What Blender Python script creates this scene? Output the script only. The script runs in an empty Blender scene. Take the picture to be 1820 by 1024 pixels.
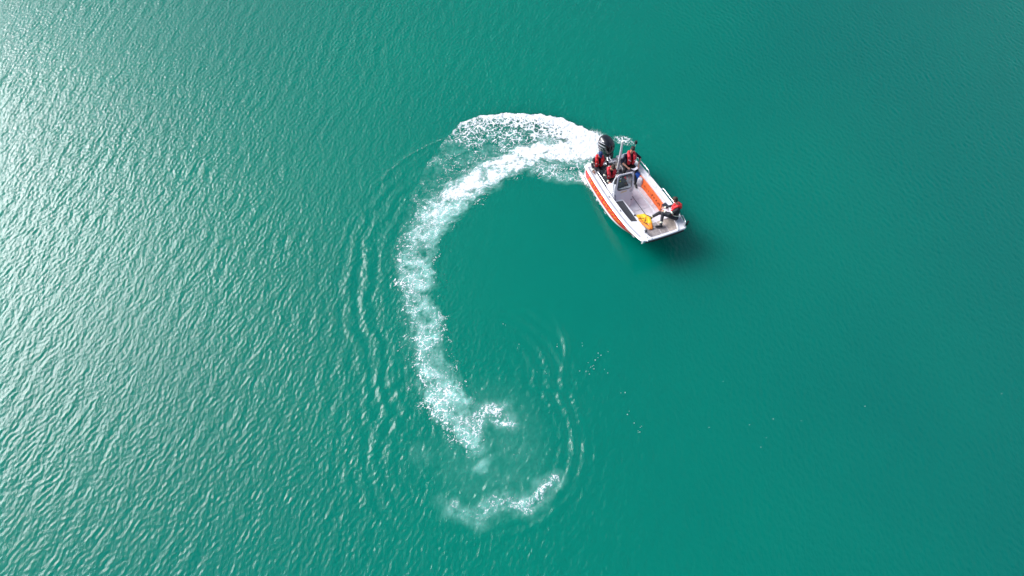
import bpy, bmesh, math, random
import numpy as np
from mathutils import Vector, Matrix, Euler
R = math.radians
random.seed(7)
S = bpy.context.scene
col = S.collection

# ------------------------------------------------------------------ camera
cam_d = bpy.data.cameras.new('camera')
cam = bpy.data.objects.new('camera', cam_d)
col.objects.link(cam)
cam.location = (0, 0, 22.0)
cam.rotation_euler = (R(30), 0, 0)
cam_d.sensor_width = 36.0
cam_d.lens = 1213.0 / 1820.0 * 36.0
cam_d.clip_start = 0.1
cam_d.clip_end = 9000
S.camera = cam

# ------------------------------------------------------------------ light
SUN_DIR = Vector((-0.765, 0.39, 0.575)).normalized()      # towards the sun
SUN_EL = math.asin(SUN_DIR.z)
SUN_AZ = math.atan2(SUN_DIR.x, SUN_DIR.y)                # from +Y, clockwise
AUREOLE, CLOUD, EAST = 3.4, 0.02, 0.20
world = bpy.data.worlds.new('World')
S.world = world
world.use_nodes = True
wt = world.node_tree
wt.nodes.clear()
wo = wt.nodes.new('ShaderNodeOutputWorld')
bg = wt.nodes.new('ShaderNodeBackground')
sky = wt.nodes.new('ShaderNodeTexSky')
sky.sky_type = 'NISHITA'
sky.sun_disc = False
sky.sun_elevation = SUN_EL
sky.sun_rotation = SUN_AZ
sky.altitude = 400
sky.air_density = 1.0
sky.dust_density = 2.5
sky.ozone_density = 1.0
bg.inputs['Strength'].default_value = 0.06
# thin bright cloud: a broad aureole round the veiled sun, soft unevenness everywhere
tc = wt.nodes.new('ShaderNodeTexCoord')
def wn(t, **kw):
    n_ = wt.nodes.new(t)
    for k, v in kw.items(): setattr(n_, k, v)
    return n_
dt = wn('ShaderNodeVectorMath', operation='DOT_PRODUCT'); wt.links.new(tc.outputs['Generated'], dt.inputs[0]); dt.inputs[1].default_value = SUN_DIR
mxx = wn('ShaderNodeMath', operation='MAXIMUM'); wt.links.new(dt.outputs['Value'], mxx.inputs[0]); mxx.inputs[1].default_value = 0
pw = wn('ShaderNodeMath', operation='POWER'); wt.links.new(mxx.outputs[0], pw.inputs[0]); pw.inputs[1].default_value = 13.0
cn = wn('ShaderNodeTexNoise'); cn.inputs['Scale'].default_value = 2.2; cn.inputs['Detail'].default_value = 5; wt.links.new(tc.outputs['Generated'], cn.inputs['Vector'])
cr = wn('ShaderNodeMapRange'); cr.inputs['From Min'].default_value = .3; cr.inputs['From Max'].default_value = .7; cr.inputs['To Min'].default_value = .55; cr.inputs['To Max'].default_value = 1.35
wt.links.new(cn.outputs['Fac'], cr.inputs['Value'])
ma_ = wn('ShaderNodeMath', operation='MULTIPLY_ADD'); wt.links.new(pw.outputs[0], ma_.inputs[0]); ma_.inputs[1].default_value = AUREOLE; ma_.inputs[2].default_value = CLOUD
# a second, duller cloud bank on the opposite side
de = wn('ShaderNodeVectorMath', operation='DOT_PRODUCT'); wt.links.new(tc.outputs['Generated'], de.inputs[0]); de.inputs[1].default_value = Vector((.80, .30, .52)).normalized()
me_ = wn('ShaderNodeMapRange', interpolation_type='SMOOTHSTEP'); me_.inputs['From Min'].default_value = .70; me_.inputs['From Max'].default_value = 1.0; me_.inputs['To Max'].default_value = EAST
wt.links.new(de.outputs['Value'], me_.inputs['Value'])
sm2 = wn('ShaderNodeMath', operation='ADD'); wt.links.new(ma_.outputs[0], sm2.inputs[0]); wt.links.new(me_.outputs[0], sm2.inputs[1]); ma_ = sm2
mu = wn('ShaderNodeMath', operation='MULTIPLY'); wt.links.new(ma_.outputs[0], mu.inputs[0]); wt.links.new(cr.outputs[0], mu.inputs[1])
bg2 = wn('ShaderNodeBackground'); bg2.inputs['Color'].default_value = (.90, .91, 1.0, 1); wt.links.new(mu.outputs[0], bg2.inputs['Strength'])
ads = wn('ShaderNodeAddShader')
wt.links.new(sky.outputs[0], bg.inputs['Color'])
wt.links.new(bg.outputs[0], ads.inputs[0]); wt.links.new(bg2.outputs[0], ads.inputs[1])
wt.links.new(ads.outputs[0], wo.inputs['Surface'])

sun_d = bpy.data.lights.new('sun', 'SUN')
sun_d.energy = 1.5
sun_d.angle = R(32)
sun_d.color = (1.0, 0.98, 0.985)
sun = bpy.data.objects.new('sun', sun_d)
sun.rotation_euler = SUN_DIR.to_track_quat('Z', 'Y').to_euler()
sun.location = (-30, 15, 40)
col.objects.link(sun)

S.view_settings.view_transform = 'Standard'
S.view_settings.look = 'None'
S.view_settings.gamma = 1.0
S.view_settings.use_curve_mapping = False
S.view_settings.exposure = 1.02
S.cycles.max_bounces = 6
S.cycles.caustics_reflective = False
S.cycles.caustics_refractive = False

# ------------------------------------------------------------------ materials
def mat(name, color, rough=0.5, metal=0.0, spec=0.5, var=0.0, scale=20.0, bump=0.0, coat=0.0, wear=None):
    m = bpy.data.materials.new(name)
    m.use_nodes = True
    nt = m.node_tree
    b = nt.nodes['Principled BSDF']
    b.inputs['Base Color'].default_value = (*color, 1)
    b.inputs['Roughness'].default_value = rough
    b.inputs['Metallic'].default_value = metal
    b.inputs['Specular IOR Level'].default_value = spec
    b.inputs['Coat Weight'].default_value = coat
    tc = nt.nodes.new('ShaderNodeTexCoord')
    nz = nt.nodes.new('ShaderNodeTexNoise')
    nz.inputs['Scale'].default_value = scale
    nz.inputs['Detail'].default_value = 5
    nt.links.new(tc.outputs['Object'], nz.inputs['Vector'])
    if var or wear:
        mx = nt.nodes.new('ShaderNodeMix'); mx.data_type = 'RGBA'
        c2 = wear if wear else tuple(max(0, c * (1 - var)) for c in color)
        mx.inputs['A'].default_value = (*color, 1)
        mx.inputs['B'].default_value = (*c2, 1)
        rp = nt.nodes.new('ShaderNodeMapRange')
        rp.inputs['From Min'].default_value = 0.42
        rp.inputs['From Max'].default_value = 0.68
        rp.inputs['To Max'].default_value = 1.0 if not wear else max(var, .3)
        nt.links.new(nz.outputs['Fac'], rp.inputs['Value'])
        nt.links.new(rp.outputs[0], mx.inputs['Factor'])
        nt.links.new(mx.outputs['Result'], b.inputs['Base Color'])
    if bump:
        bp = nt.nodes.new('ShaderNodeBump')
        bp.inputs['Strength'].default_value = bump
        bp.inputs['Distance'].default_value = 0.01
        nt.links.new(nz.outputs['Fac'], bp.inputs['Height'])
        nt.links.new(bp.outputs[0], b.inputs['Normal'])
    return m

M = dict(
    white=mat('white_gelcoat', (0.78, 0.78, 0.80), 0.35, var=0.10, scale=6, coat=0.3),
    offwhite=mat('painted_floor', (0.76, 0.74, 0.78), 0.45, var=0.5, scale=7, bump=0.15, wear=(.50, .48, .50)),
    grey=mat('grey_liner', (0.40, 0.40, 0.43), 0.55, var=0.15, scale=10),
    consolew=mat('console_gelcoat', (0.76, 0.71, 0.76), 0.4, var=0.08, scale=5),
    alu=mat('brushed_aluminium', (0.62, 0.62, 0.65), 0.35, metal=0.85, var=0.15, scale=30),
    tread=mat('tread_plate', (0.42, 0.37, 0.35), 0.5, metal=0.35, var=0.35, scale=18, bump=0.5),
    beige=mat('beige_box_shaded_hatch', (0.50, 0.42, 0.36), 0.6, var=0.3, scale=8, bump=0.2),  # plain beige on the box; on the hatch, painted warm reflection and shade
    steel=mat('stainless_tube', (0.80, 0.81, 0.84), 0.25, metal=0.7),
    red=mat('orange_red_stripe', (0.78, 0.026, 0.016), 0.4, var=0.18, scale=4, coat=0.2),
    orange=mat('orange_panel', (0.85, 0.15, 0.03), 0.55, var=0.3, scale=9, bump=0.2),
    yellow_ink=mat('yellow_lettering', (0.80, 0.36, 0.03), 0.45, var=0.1),
    rubber=mat('black_rubber', (0.018, 0.019, 0.021), 0.6, var=0.3, scale=12, bump=0.2),
    mat_dark=mat('dark_grip_mat', (0.048, 0.052, 0.060), 0.8, var=0.35, scale=60, bump=0.5),
    cowl=mat('black_cowl', (0.009, 0.010, 0.013), 0.18, coat=0.6),
    cowl_grey=mat('dark_grey_plastic', (0.05, 0.052, 0.056), 0.45, var=0.2),
    silver=mat('silver_decal', (0.62, 0.62, 0.66), 0.35, metal=0.3),
    jerry=mat('white_plastic', (0.70, 0.70, 0.76), 0.45, var=0.06, scale=5),
    blue=mat('blue_plastic', (0.01, 0.10, 0.48), 0.4, var=0.1),
    yellow=mat('yellow_fabric', (0.85, 0.50, 0.015), 0.7, var=0.2, scale=14, bump=0.4),
    orangefab=mat('orange_fabric', (0.85, 0.25, 0.02), 0.7, var=0.2, scale=14, bump=0.4),
    strap=mat('dark_red_strap', (0.14, 0.018, 0.015), 0.7, var=0.2),
    jacket=mat('charcoal_uniform', (0.026, 0.029, 0.036), 0.85, var=0.45, scale=16, bump=0.6),
    trousers=mat('dark_grey_trousers', (0.030, 0.033, 0.042), 0.85, var=0.45, scale=13, bump=0.6),
    navy=mat('navy_shirt', (0.011, 0.016, 0.038), 0.85, var=0.4, scale=12, bump=0.5),
    blackcloth=mat('black_trousers', (0.010, 0.011, 0.014), 0.85, var=0.4, scale=12, bump=0.5),
    vest=mat('red_life_jacket', (0.78, 0.016, 0.022), 0.6, var=0.3, scale=14, bump=0.5),
    vestp=mat('faded_red_life_jacket', (0.80, 0.030, 0.050), 0.6, var=0.3, scale=14, bump=0.5),
    reflect=mat('reflective_band', (0.72, 0.72, 0.58), 0.45, var=0.15, scale=40),
    reflectw=mat('white_reflective_piping', (0.75, 0.72, 0.74), 0.45, var=0.1, scale=40),
    skin=mat('skin', (0.52, 0.27, 0.19), 0.55, var=0.12, scale=20),
    hair=mat('brown_hair', (0.055, 0.034, 0.022), 0.75, var=0.5, scale=60, bump=0.8),
    hairdark=mat('dark_hair', (0.022, 0.015, 0.012), 0.75, var=0.5, scale=60, bump=0.8),
    cap=mat('blue_cap', (0.012, 0.042, 0.15), 0.8, var=0.3, scale=20),
    boot=mat('black_boot', (0.010, 0.010, 0.011), 0.5, var=0.3, scale=20),
    lips=mat('lips', (0.30, 0.10, 0.09), 0.5),
    eye=mat('eye_dark', (0.02, 0.015, 0.012), 0.3),
    paper=mat('paper', (0.78, 0.76, 0.82), 0.7, var=0.05),
    screen=mat('dark_screen', (0.035, 0.037, 0.045), 0.25),
    glove=mat('pale_glove', (0.62, 0.60, 0.60), 0.7, var=0.2),
    lens=mat('lamp_lens', (0.85, 0.85, 0.80), 0.2),
    brass=mat('yellow_tag', (0.75, 0.68, 0.08), 0.5),
)
def glass_mat():
    m = bpy.data.materials.new('tinted_windshield'); m.use_nodes = True
    nt = m.node_tree; nt.nodes.clear()
    o = nt.nodes.new('ShaderNodeOutputMaterial'); mx = nt.nodes.new('ShaderNodeMixShader')
    fr = nt.nodes.new('ShaderNodeFresnel'); fr.inputs[0].default_value = 1.5
    tr = nt.nodes.new('ShaderNodeBsdfTransparent'); tr.inputs[0].default_value = (0.62, 0.68, 0.70, 1)
    gl = nt.nodes.new('ShaderNodeBsdfGlossy'); gl.inputs['Roughness'].default_value = 0.03
    nt.links.new(fr.outputs[0], mx.inputs[0]); nt.links.new(tr.outputs[0], mx.inputs[1])
    nt.links.new(gl.outputs[0], mx.inputs[2]); nt.links.new(mx.outputs[0], o.inputs[0])
    return m
M['glass'] = glass_mat()

# ------------------------------------------------------------------ numpy noise
_rng = np.random.RandomState(11)
_perm = np.tile(_rng.permutation(512), 3)
_ga = _rng.rand(512) * 2 * np.pi
_gx, _gy = np.cos(_ga), np.sin(_ga)
def perlin(x, y):
    xi = np.floor(x).astype(int); yi = np.floor(y).astype(int)
    xf = x - xi; yf = y - yi
    xi &= 511; yi &= 511
    u = xf * xf * xf * (xf * (xf * 6 - 15) + 10); v = yf * yf * yf * (yf * (yf * 6 - 15) + 10)
    def g(ix, iy, dx, dy):
        h = _perm[_perm[ix & 511] + (iy & 511)]
        return _gx[h] * dx + _gy[h] * dy
    a = g(xi, yi, xf, yf); b = g(xi + 1, yi, xf - 1, yf)
    c = g(xi, yi + 1, xf, yf - 1); d = g(xi + 1, yi + 1, xf - 1, yf - 1)
    return (a * (1 - u) + b * u) * (1 - v) + (c * (1 - u) + d * u) * v
def fbm(x, y, s, o=4, gain=0.5):
    t = 0; a = 1.0; n = 0
    for k in range(o):
        t = t + a * perlin(x * s + 17.3 * k, y * s - 9.1 * k); n += a
        s *= 2.03; a *= gain
    return t / n * 1.6
def ridged(x, y, s, o=3):
    t = 0; a = 1.0; n = 0
    for k in range(o):
        t = t + a * (1 - np.minimum(1, np.abs(perlin(x * s + 31.7 * k, y * s + 5.3 * k)) * 3.2)); n += a
        s *= 2.1; a *= 0.6
    return t / n
def sm(a, b, x):
    t = np.clip((x - a) / (b - a), 0, 1)
    return t * t * (3 - 2 * t)

# ------------------------------------------------------------------ the wake, in metres on the water
MAIN = [(3.55, 19.45, .40), (3.36, 19.38, 0.46), (2.37, 19.38, 0.56), (1.42, 19.38, 0.64), (0.47, 19.01, 0.62), (-0.47, 18.55, 0.62),
        (-1.38, 17.87, 0.66), (-2.05, 17.23, 0.70), (-2.7, 16.52, 0.66), (-3.22, 15.7, 0.66), (-3.49, 14.77, 0.62),
        (-3.68, 13.86, 0.58), (-3.62, 12.99, 0.52), (-3.41, 12.03, 0.55), (-3.12, 11.11, 0.55), (-2.99, 10.22, 0.56),
        (-2.80, 9.46, 0.62), (-2.36, 8.53, 0.66), (-1.8, 7.83, 0.52), (-1.49, 7.05, 0.42)]
OUTER = [(3.80, 20.10), (3.66, 20.26), (2.91, 20.77), (2.2, 21.2), (1.23, 21.46), (-0.25, 21.5), (-1.47, 21.36), (-2.19, 20.97), (-2.87, 19.94),
         (-3.51, 18.7), (-3.99, 17.23), (-4.38, 15.56), (-4.51, 13.99), (-4.2, 12.2), (-3.9, 10.0), (-3.4, 8.3), (-2.6, 7.0)]
BSTROKE = [(-2.03, 4.75), (-1.05, 4.52), (-0.18, 4.95), (0.53, 4.75), (0.98, 5.2), (1.30, 5.55)]
HOOK = [(-1.35, 7.3), (-0.95, 7.85), (-0.45, 7.95), (-0.22, 7.55)]
LOOP = [(3.24, 17.96), (2.31, 17.87), (1.51, 18.17), (1.17, 18.52)]
LOOP2 = [(0.9, 18.3), (2.11, 18.62), (3.3, 18.75)]
STREAK = [(-5.6, 17.3), (-5.11, 18.25), (-4.47, 19.01), (-3.57, 19.69), (-2.64, 20.16), (-2.0, 20.5)]
def poly(pts, x, y):
    """signed distance to a smoothed polyline (left of travel > 0), arc fraction, interpolated third value"""
    P = np.array(pts, float)
    if P.shape[1] == 2: P = np.c_[P, np.ones(len(P))]
    best = np.full(x.shape, 1e9); sgn = np.ones(x.shape); tt = np.zeros(x.shape); ww = np.ones(x.shape)
    L = np.r_[0, np.cumsum(np.hypot(*(P[1:, :2] - P[:-1, :2]).T))]
    for i in range(len(P) - 1):
        a, b = P[i], P[i + 1]
        dx, dy = b[0] - a[0], b[1] - a[1]; l2 = dx * dx + dy * dy
        t = np.clip(((x - a[0]) * dx + (y - a[1]) * dy) / l2, 0, 1)
        px, py = x - a[0] - t * dx, y - a[1] - t * dy
        d = np.hypot(px, py)
        m = d < best
        best[m] = d[m]
        sgn[m] = np.sign(dx * (y - a[1]) - dy * (x - a[0]))[m]
        tt[m] = ((L[i] + t * (L[i + 1] - L[i])) / L[-1])[m]
        ww[m] = (a[2] + t * (b[2] - a[2]))[m]
    return best, sgn, tt, ww

BOAT_POS, BOAT_YAW = (3.898, 18.378, -.09), R(-67)
def hull_xy(x, y):
    c, s_ = math.cos(BOAT_YAW), math.sin(BOAT_YAW); dx, dy = x - BOAT_POS[0], y - BOAT_POS[1]
    return dx * c + dy * s_, -dx * s_ + dy * c
def worley(x, y, s):
    x = x * s; y = y * s
    xi = np.floor(x).astype(int); yi = np.floor(y).astype(int)
    f1 = np.full(x.shape, 9.0); f2 = np.full(x.shape, 9.0)
    for dx in (-1, 0, 1):
        for dy in (-1, 0, 1):
            h = _perm[_perm[(xi + dx) & 511] + ((yi + dy) & 511)]
            px = xi + dx + .5 + .48 * _gx[h]; py = yi + dy + .5 + .48 * _gy[(h * 7 + 3) & 511]
            d = np.hypot(x - px, y - py)
            f2 = np.minimum(f2, np.maximum(f1, d)); f1 = np.minimum(f1, d)
    return f1, f2
def web(x, y, s, w=.20):
    f1, f2 = worley(x, y, s)
    return 1 - np.clip((f2 - f1) / w, 0, 1)
def wake_fields(x, y):
    """foam cover 0..1 and milkiness of the aerated water 0..1"""
    wx = x + 0.30 * fbm(x, y, 1.1, 3) + 0.07 * fbm(x + 9, y, 4.5, 2)
    wy = y + 0.30 * fbm(x + 50, y, 1.1, 3) + 0.07 * fbm(x, y + 40, 4.5, 2)
    d, sg, t, w = poly(MAIN, wx, wy)
    q = d / (w * 1.14)
    near = 1 - t
    streaky = fbm(wx, wy, 2.2, 4)
    fine = fbm(x, y, 9.0, 4, .6)
    ux = x + .16 * fbm(x + 3, y, 2.6, 4, .6); uy = y + .16 * fbm(x, y + 8, 2.6, 4, .6)
    lace = np.maximum(ridged(wx, wy, 2.4, 4), .98 * web(ux, uy, 2.6, .17))
    lace2 = np.maximum(ridged(x + 0.05 * fine, y + .05 * streaky, 5.5, 3), web(ux, uy, 5.2, .22))
    lump = fbm(wx, wy, 1.0, 2)
    al = t * 15.0                                    # metres along the trail
    fib = ridged(al * 1.5 + .7 * sg * q + 20, sg * d * 3.2 + al * 1.1, 1.3, 3)      # fibres feathering outwards
    hairs = sm(.45, .95, fib)
    qq = q + .32 * streaky - .26 * (fib - .5)
    core = sm(1.20, 0.30, qq)
    ampl = np.interp(t, [0, .25, .45, .6, .8, .92, 1], [1.15, 1.02, .86, .70, .62, .72, .66])
    milk = np.clip(core * ampl * (np.interp(t, [0, .3, .5], [1.05, 1.0, .80]) + np.interp(t, [0, .3, .5], [.25, .45, 1.0]) * lump + np.interp(t, [0, .3, .5], [.5, .6, .85]) * streaky + .45 * (fib - .5) + .35 * fine), 0, 1.1)
    out_side = sm(1.0, -1.0, sg * q)                  # denser on the outside of the turn
    foam = core * np.interp(t, [0, .10, .2, .4, .55, 1], [1.3, 1.15, .95, .56, .26, .18]) * (0.48 + .25 * lace2 + 1.0 * streaky + 0.45 * fine + .35 * hairs)
    fl = sm(.70, .97, np.maximum(lace, .96 * lace2)) * sm(1.35, .5, q) * np.interp(t, [0, .3, .5, 1], [.50, .60, .80, .90]) * (0.45 + 0.9 * sm(-.3, .4, lump)) * (.5 + .7 * out_side)
    foam = np.maximum(foam, fl)
    hair = hairs * sm(1.9, .8, q) * sm(.5, 1.0, q) * .40 * sm(-.3, .3, lump + fine * .5)
    foam = np.maximum(foam, hair)
    edge = sm(.70, .9, lace2) * sm(1.8, .9, q) * sm(.6, 1.1, q) * .65 * sm(-.1, .35, streaky)
    foam = np.maximum(foam, edge)
    foam = foam * np.interp(t, [0, .4, .6, 1], [1, 1.1, 1.25, 1.25])
    milk = milk * (1 - .25 * sm(.45, .7, t) * sm(.0, .5, -fbm(wx + 5, wy, 1.7, 3) + .1))
    # outward side of the turn: lacy sheet up to the bow-wave edge
    do, so, to, _ = poly(OUTER, x + .10 * fbm(x, y, 3.0, 3), y + .10 * fbm(x, y + 20, 3.0, 3))
    inside = (so > 0)                        # between the edge and the main trail
    far = np.interp(to, [0, .2, .30, .37, .45, .6, .75, 1], [1.2, 1.15, .95, .60, .32, .24, .16, .0])
    band = np.where(inside, 1, 0) * sm(0.6, .3, (sg > 0) & (q > 1.0) if False else 0 * q) * sm(-.1, .15, do)
    outside_main = sm(.7, 1.2, q) * (sg < 0)
    sheet = inside * (do < 2.4) * outside_main
    cells = np.maximum(np.maximum(.92 * ridged(wx, wy, 3.0, 3), web(ux, uy, 3.6, .28)), .9 * lace2)
    dens = np.clip(.92 + 1.3 * fbm(x + 70, y, .9, 3) + .8 * sm(.26, .06, to), .15, 1.3)
    sh = sheet * far * dens * sm(.62, .92, cells + .14 * fine + 0.20 * sm(1.0, 0, do) * far + .16 * sm(.22, .05, to)) * (0.75 + .6 * streaky)
    foam = np.maximum(foam, sh)
    rim = sm(np.interp(to, [0, .15, .3, .42], [.85, .55, .16, .05]), 0, np.abs(do - .05)) * inside * np.interp(to, [0, .12, .24, .34, .42], [1.3, 1.15, .75, .35, 0])
    foam = np.maximum(foam, rim * (0.80 + .5 * fine + .5 * streaky))
    milk = np.maximum(milk, sheet * far * .30 * sm(-.4, .4, streaky))
    # white water at the transom, beside the outboard
    ds = np.hypot((x - 3.15) / .85, (y - 19.75) / .80)
    foam = np.maximum(foam, sm(1.5, .35, ds + .45 * streaky + .15 * fine) * (.72 + .25 * lace2 + .8 * fine + .5 * streaky))
    dp = np.hypot((x - 4.75) / .62, (y - 19.95 + .25 * (x - 4.7)) / .34)
    foam = np.maximum(foam, sm(1.1, .3, dp) * sm(.55, .85, np.maximum(lace, lace2) + .15 * fine) * .75)
    # strands looping under the hull's inner side
    for pl, w_, a_ in ((LOOP, .18, .6), (LOOP2, .16, .55), (HOOK, .34, .62)):
        dd, _, _, _ = poly(pl, wx, wy)
        foam = np.maximum(foam, sm(w_ * 1.7, .0, dd) * sm(.50, .92, np.maximum(lace, lace2) + .12 * fine) * a_ * (1 + .6 * streaky))
        milk = np.maximum(milk, sm(w_ * 2.2, .0, dd) * .34 * (1 + streaky))
    dl, _, _, _ = poly([(1.2, 18.2), (3.4, 18.3)], x, y)
    foam = np.maximum(foam, sm(.5, .1, dl) * sm(.62, .85, lace2) * .6)
    # last stroke at the bottom and the scattered blobs
    dd, _, tb, _ = poly(BSTROKE, wx, wy)
    foam = np.maximum(foam, sm(.42, .0, dd) * sm(.46, .88, np.maximum(lace, lace2) + .2 * fine) * (.20 + .36 * tb) * (1 + .7 * streaky))
    milk = np.maximum(milk, sm(.55, .0, dd + .3 * streaky) * .26 * (1 + 1.4 * streaky + .6 * fine))
    for bx, by, br, bf, bm in ((-1.42, 7.15, .42, .10, .75), (-1.55, 7.62, .30, .6, .35), (-0.91, 6.10, .34, .22, .62), (-1.15, 6.6, .35, .10, .28), (0.47, 4.86, .36, .60, .66),
                               (-2.35, 8.5, .55, .45, .5), (-3.62, 14.63, .45, .2, .4), (-1.85, 4.95, .28, .4, .25), (.8, 5.5, .40, .14, .22), (-.45, 4.9, .4, .10, .18), (-2.9, 6.4, .5, .10, .06)):
        e = sm(1.2, .1, np.hypot(wx - bx, wy - by) / br + .2 * streaky)
        milk = np.maximum(milk, e * bm * (0.9 + .5 * lump))
        foam = np.maximum(foam, e * bf * (0.7 + .9 * fine) * sm(.3, .7, lace + .2))
    # thin crest line left by the first bow wave; sparse lace in the stirred patch
    dd, _, tk, _ = poly(STREAK, x, y)
    foam = np.maximum(foam, sm(.11, 0, dd) * .30 * (0.6 + .8 * fine) * sm(0, .2, tk) * sm(1, .8, tk))
    pat = .8 * sm(2.3, .9, np.hypot((x + .7) / 1.0, (y - 6.6) / 1.25))
    foam = np.maximum(foam, pat * sm(.80, .97, lace2) * .34 * sm(-.2, .3, streaky))
    milk = np.maximum(milk, pat * .07 * (1 + streaky))
    pat2 = sm(1.8, .6, np.hypot((x + 3.3) / 1.0, (y - 13) / 4.0))
    foam = np.maximum(foam, pat2 * sm(.80, .97, lace2) * .30 * sm(-.1, .3, streaky))
    # spray running along the hull at the waterline, and nothing inside the hull
    hx, hy = hull_xy(x, y)
    foam = np.maximum(foam, sm(.13, .0, np.abs(hy + 1.04 - .05 * fine)) * sm(-.2, .2, hx) * sm(3.2, .8, hx) * (.35 + .9 * fine + .4 * streaky))
    foam = np.maximum(foam, sm(.20, .0, np.abs(hy + 1.08)) * sm(-.4, .0, hx) * sm(.9, .0, hx) * (.8 + .6 * fine))
    inh = (hx > .02) & (hx < 4.0) & (np.abs(hy) < 1.03)
    foam = np.where(inh, 0, foam)
    foam = np.clip(foam - .04, 0, 1)
    return foam, np.clip(milk, 0, 1)

# ------------------------------------------------------------------ water surface
X0, X1, Y0, Y1, DX = -27.5, 27.5, 0.8, 31.6, 0.040
nx, ny = int((X1 - X0) / DX) + 1, int((Y1 - Y0) / DX) + 1
gx, gy = np.meshgrid(X0 + np.arange(nx) * DX, Y0 + np.arange(ny) * DX)
def spectrum(seed, lam0, lam_lo, lam_hi, ang, spread, slope_rms):
    rs = np.random.RandomState(seed)
    kx = 2 * np.pi * np.fft.fftfreq(nx, DX)[None, :]; ky = 2 * np.pi * np.fft.fftfreq(ny, DX)[:, None]
    k = np.hypot(kx, ky) + 1e-9; th = np.arctan2(ky, kx) - ang
    k0 = 2 * np.pi / lam0
    a = np.exp(-(np.log(k / k0) / 0.42) ** 2) / k
    a *= np.exp(-(np.sin(th) / spread) ** 2) * (k > 2 * np.pi / lam_hi) * (k < 2 * np.pi / lam_lo)
    z = np.fft.ifft2(a * np.fft.fft2(rs.randn(ny, nx))).real
    sx = np.gradient(z, DX, axis=1); sy = np.gradient(z, DX, axis=0)
    return z * slope_rms / np.sqrt((sx ** 2 + sy ** 2).mean())
WA = R(-24)
h1 = spectrum(1, .185, .10, .9, WA, .80, .108)
h2 = spectrum(2, .60, .3, 2.6, WA + R(12), .60, .042)
h3 = spectrum(3, .16, .10, .5, WA + R(60), .9, .050)
h4 = spectrum(4, .24, .11, 1.6, R(28), .85, .066)
h1 = h1 + 14.0 * (h1 ** 2 - (h1 ** 2).mean())            # sharper crests
gust = 0.85 + .55 * fbm(gx, gy, .13, 3)
md, ms, mt, mw = poly(MAIN, gx, gy)
# slick inside the turn and where the wake has stirred the surface
slick = 1 - .80 * sm(5.4, 2.2, np.hypot(gx - .9, (gy - 14.2) * .95)) - .35 * sm(9, 3, np.hypot(gx - 6.5, gy - 10))
right = sm(1, 10, gx)
windf = np.clip(gust * slick * (1 - .66 * right), .10, 1.4) * (1 - .5 * sm(1.4, .2, md / mw))
H = (h1 + h3) * windf + h2 * np.clip(windf, .10, 1) * (1 - .4 * right) + h4 * sm(-1, 7, gx) * np.clip(.5 + sm(8, 20, gy) * .8, 0, 1.3) * np.clip(.9 + 1.1 * fbm(gx + 40, gy, .16, 3), .35, 1.7) * np.clip(slick, .3, 1)
# waves thrown out by the boat, parallel to the trail on its outer side
ph = 1.2 * fbm(gx, gy, .45, 2) + .55 * fbm(gx, gy, 1.5, 2)
h5 = spectrum(5, .30, .12, .9, 0, 9, .10)
H = H + h5 * sm(3.2, 1.6, np.hypot(gx + .3, (gy - 7.4) * .9)) * .8 + h5 * .5 * sm(1.8, .8, np.abs(md - 1.2)) * (ms < 0) * sm(0, .1, mt)
outer_side = (ms < 0)
env = np.exp(-((md - 2.0) / 1.0) ** 2) * outer_side * sm(.22, .5, mt) * sm(1.02, .9, mt)
H = H + .016 * env * np.cos(2 * np.pi * md / .62 + 3.2 * ph) * np.clip(.9 + 1.2 * fbm(gx, gy, .8, 3), .1, 1.9)
env = np.exp(-((md - 1.9) / .8) ** 2) * outer_side * sm(.0, .12, mt) * sm(.4, .25, mt)
H = H + .006 * env * np.cos(2 * np.pi * md / .55 + 2 * ph)
# rings spreading from where the turn began
for cx, cy, ax, r0, wd, am, lam, a0, a1 in ((-0.75, 7.0, 1.0, 2.80, .55, .024, .40, -95, 60), (-0.9, 9.1, 1.0, 2.2, .9, .019, .48, -30, 85), (-1.6, 6.6, 1.0, 2.9, .9, .013, .5, 110, 290),
                                            (-1.2, 10.2, 1.0, 3.10, .16, .040, .7, -25, 30), (-1.0, 7.4, 1, 1.6, .9, .006, .38, -180, 180)):
    rr = np.hypot(gx - cx, (gy - cy) * ax); an = np.degrees(np.arctan2(gy - cy, gx - cx)) % 360
    a0m, span = a0 % 360, a1 - a0
    rel = (an - a0m) % 360
    aw = np.ones_like(rel) if span >= 359 else sm(0, 25, rel) * sm(span, span - 25, rel) * (rel < span)
    H = H + am * np.clip(.9 + 1.1 * fbm(gx + cx * 9, gy, .8, 3), .1, 1.8) * aw * np.exp(-((rr - r0) / wd) ** 2) * np.cos(2 * np.pi * (rr - r0) / lam + 1.2 * ph)
# crest of the first bow wave
dk, _, tk, _ = poly(STREAK, gx, gy)
H = H + .012 * np.exp(-(dk / .12) ** 2) * sm(0, .2, tk)
near = (gx > -7) & (gx < 7) & (gy > 2.5) & (gy < 23)
foam_g = np.zeros_like(gx); milk_g = np.zeros_like(gx)
f_, m_ = wake_fields(gx[near], gy[near])
foam_g[near] = f_; milk_g[near] = m_
H = H + (.020 * fbm(gx, gy, 1.6, 4)) * np.clip(milk_g * 1.2 + foam_g, 0, 1)
# hull dents the water a little; edges of the modelled sheet go flat to meet the far water
hgx, hgy = hull_xy(gx, gy)
H -= .20 * sm(.98, .85, np.abs(hgy)) * sm(.0, .12, hgx) * sm(2.6, 2.0, hgx)
e = sm(0, 1.2, gx - X0) * sm(0, 1.2, X1 - gx) * sm(0, 1.0, gy - Y0) * sm(0, 1.2, Y1 - gy)
H *= e

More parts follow.
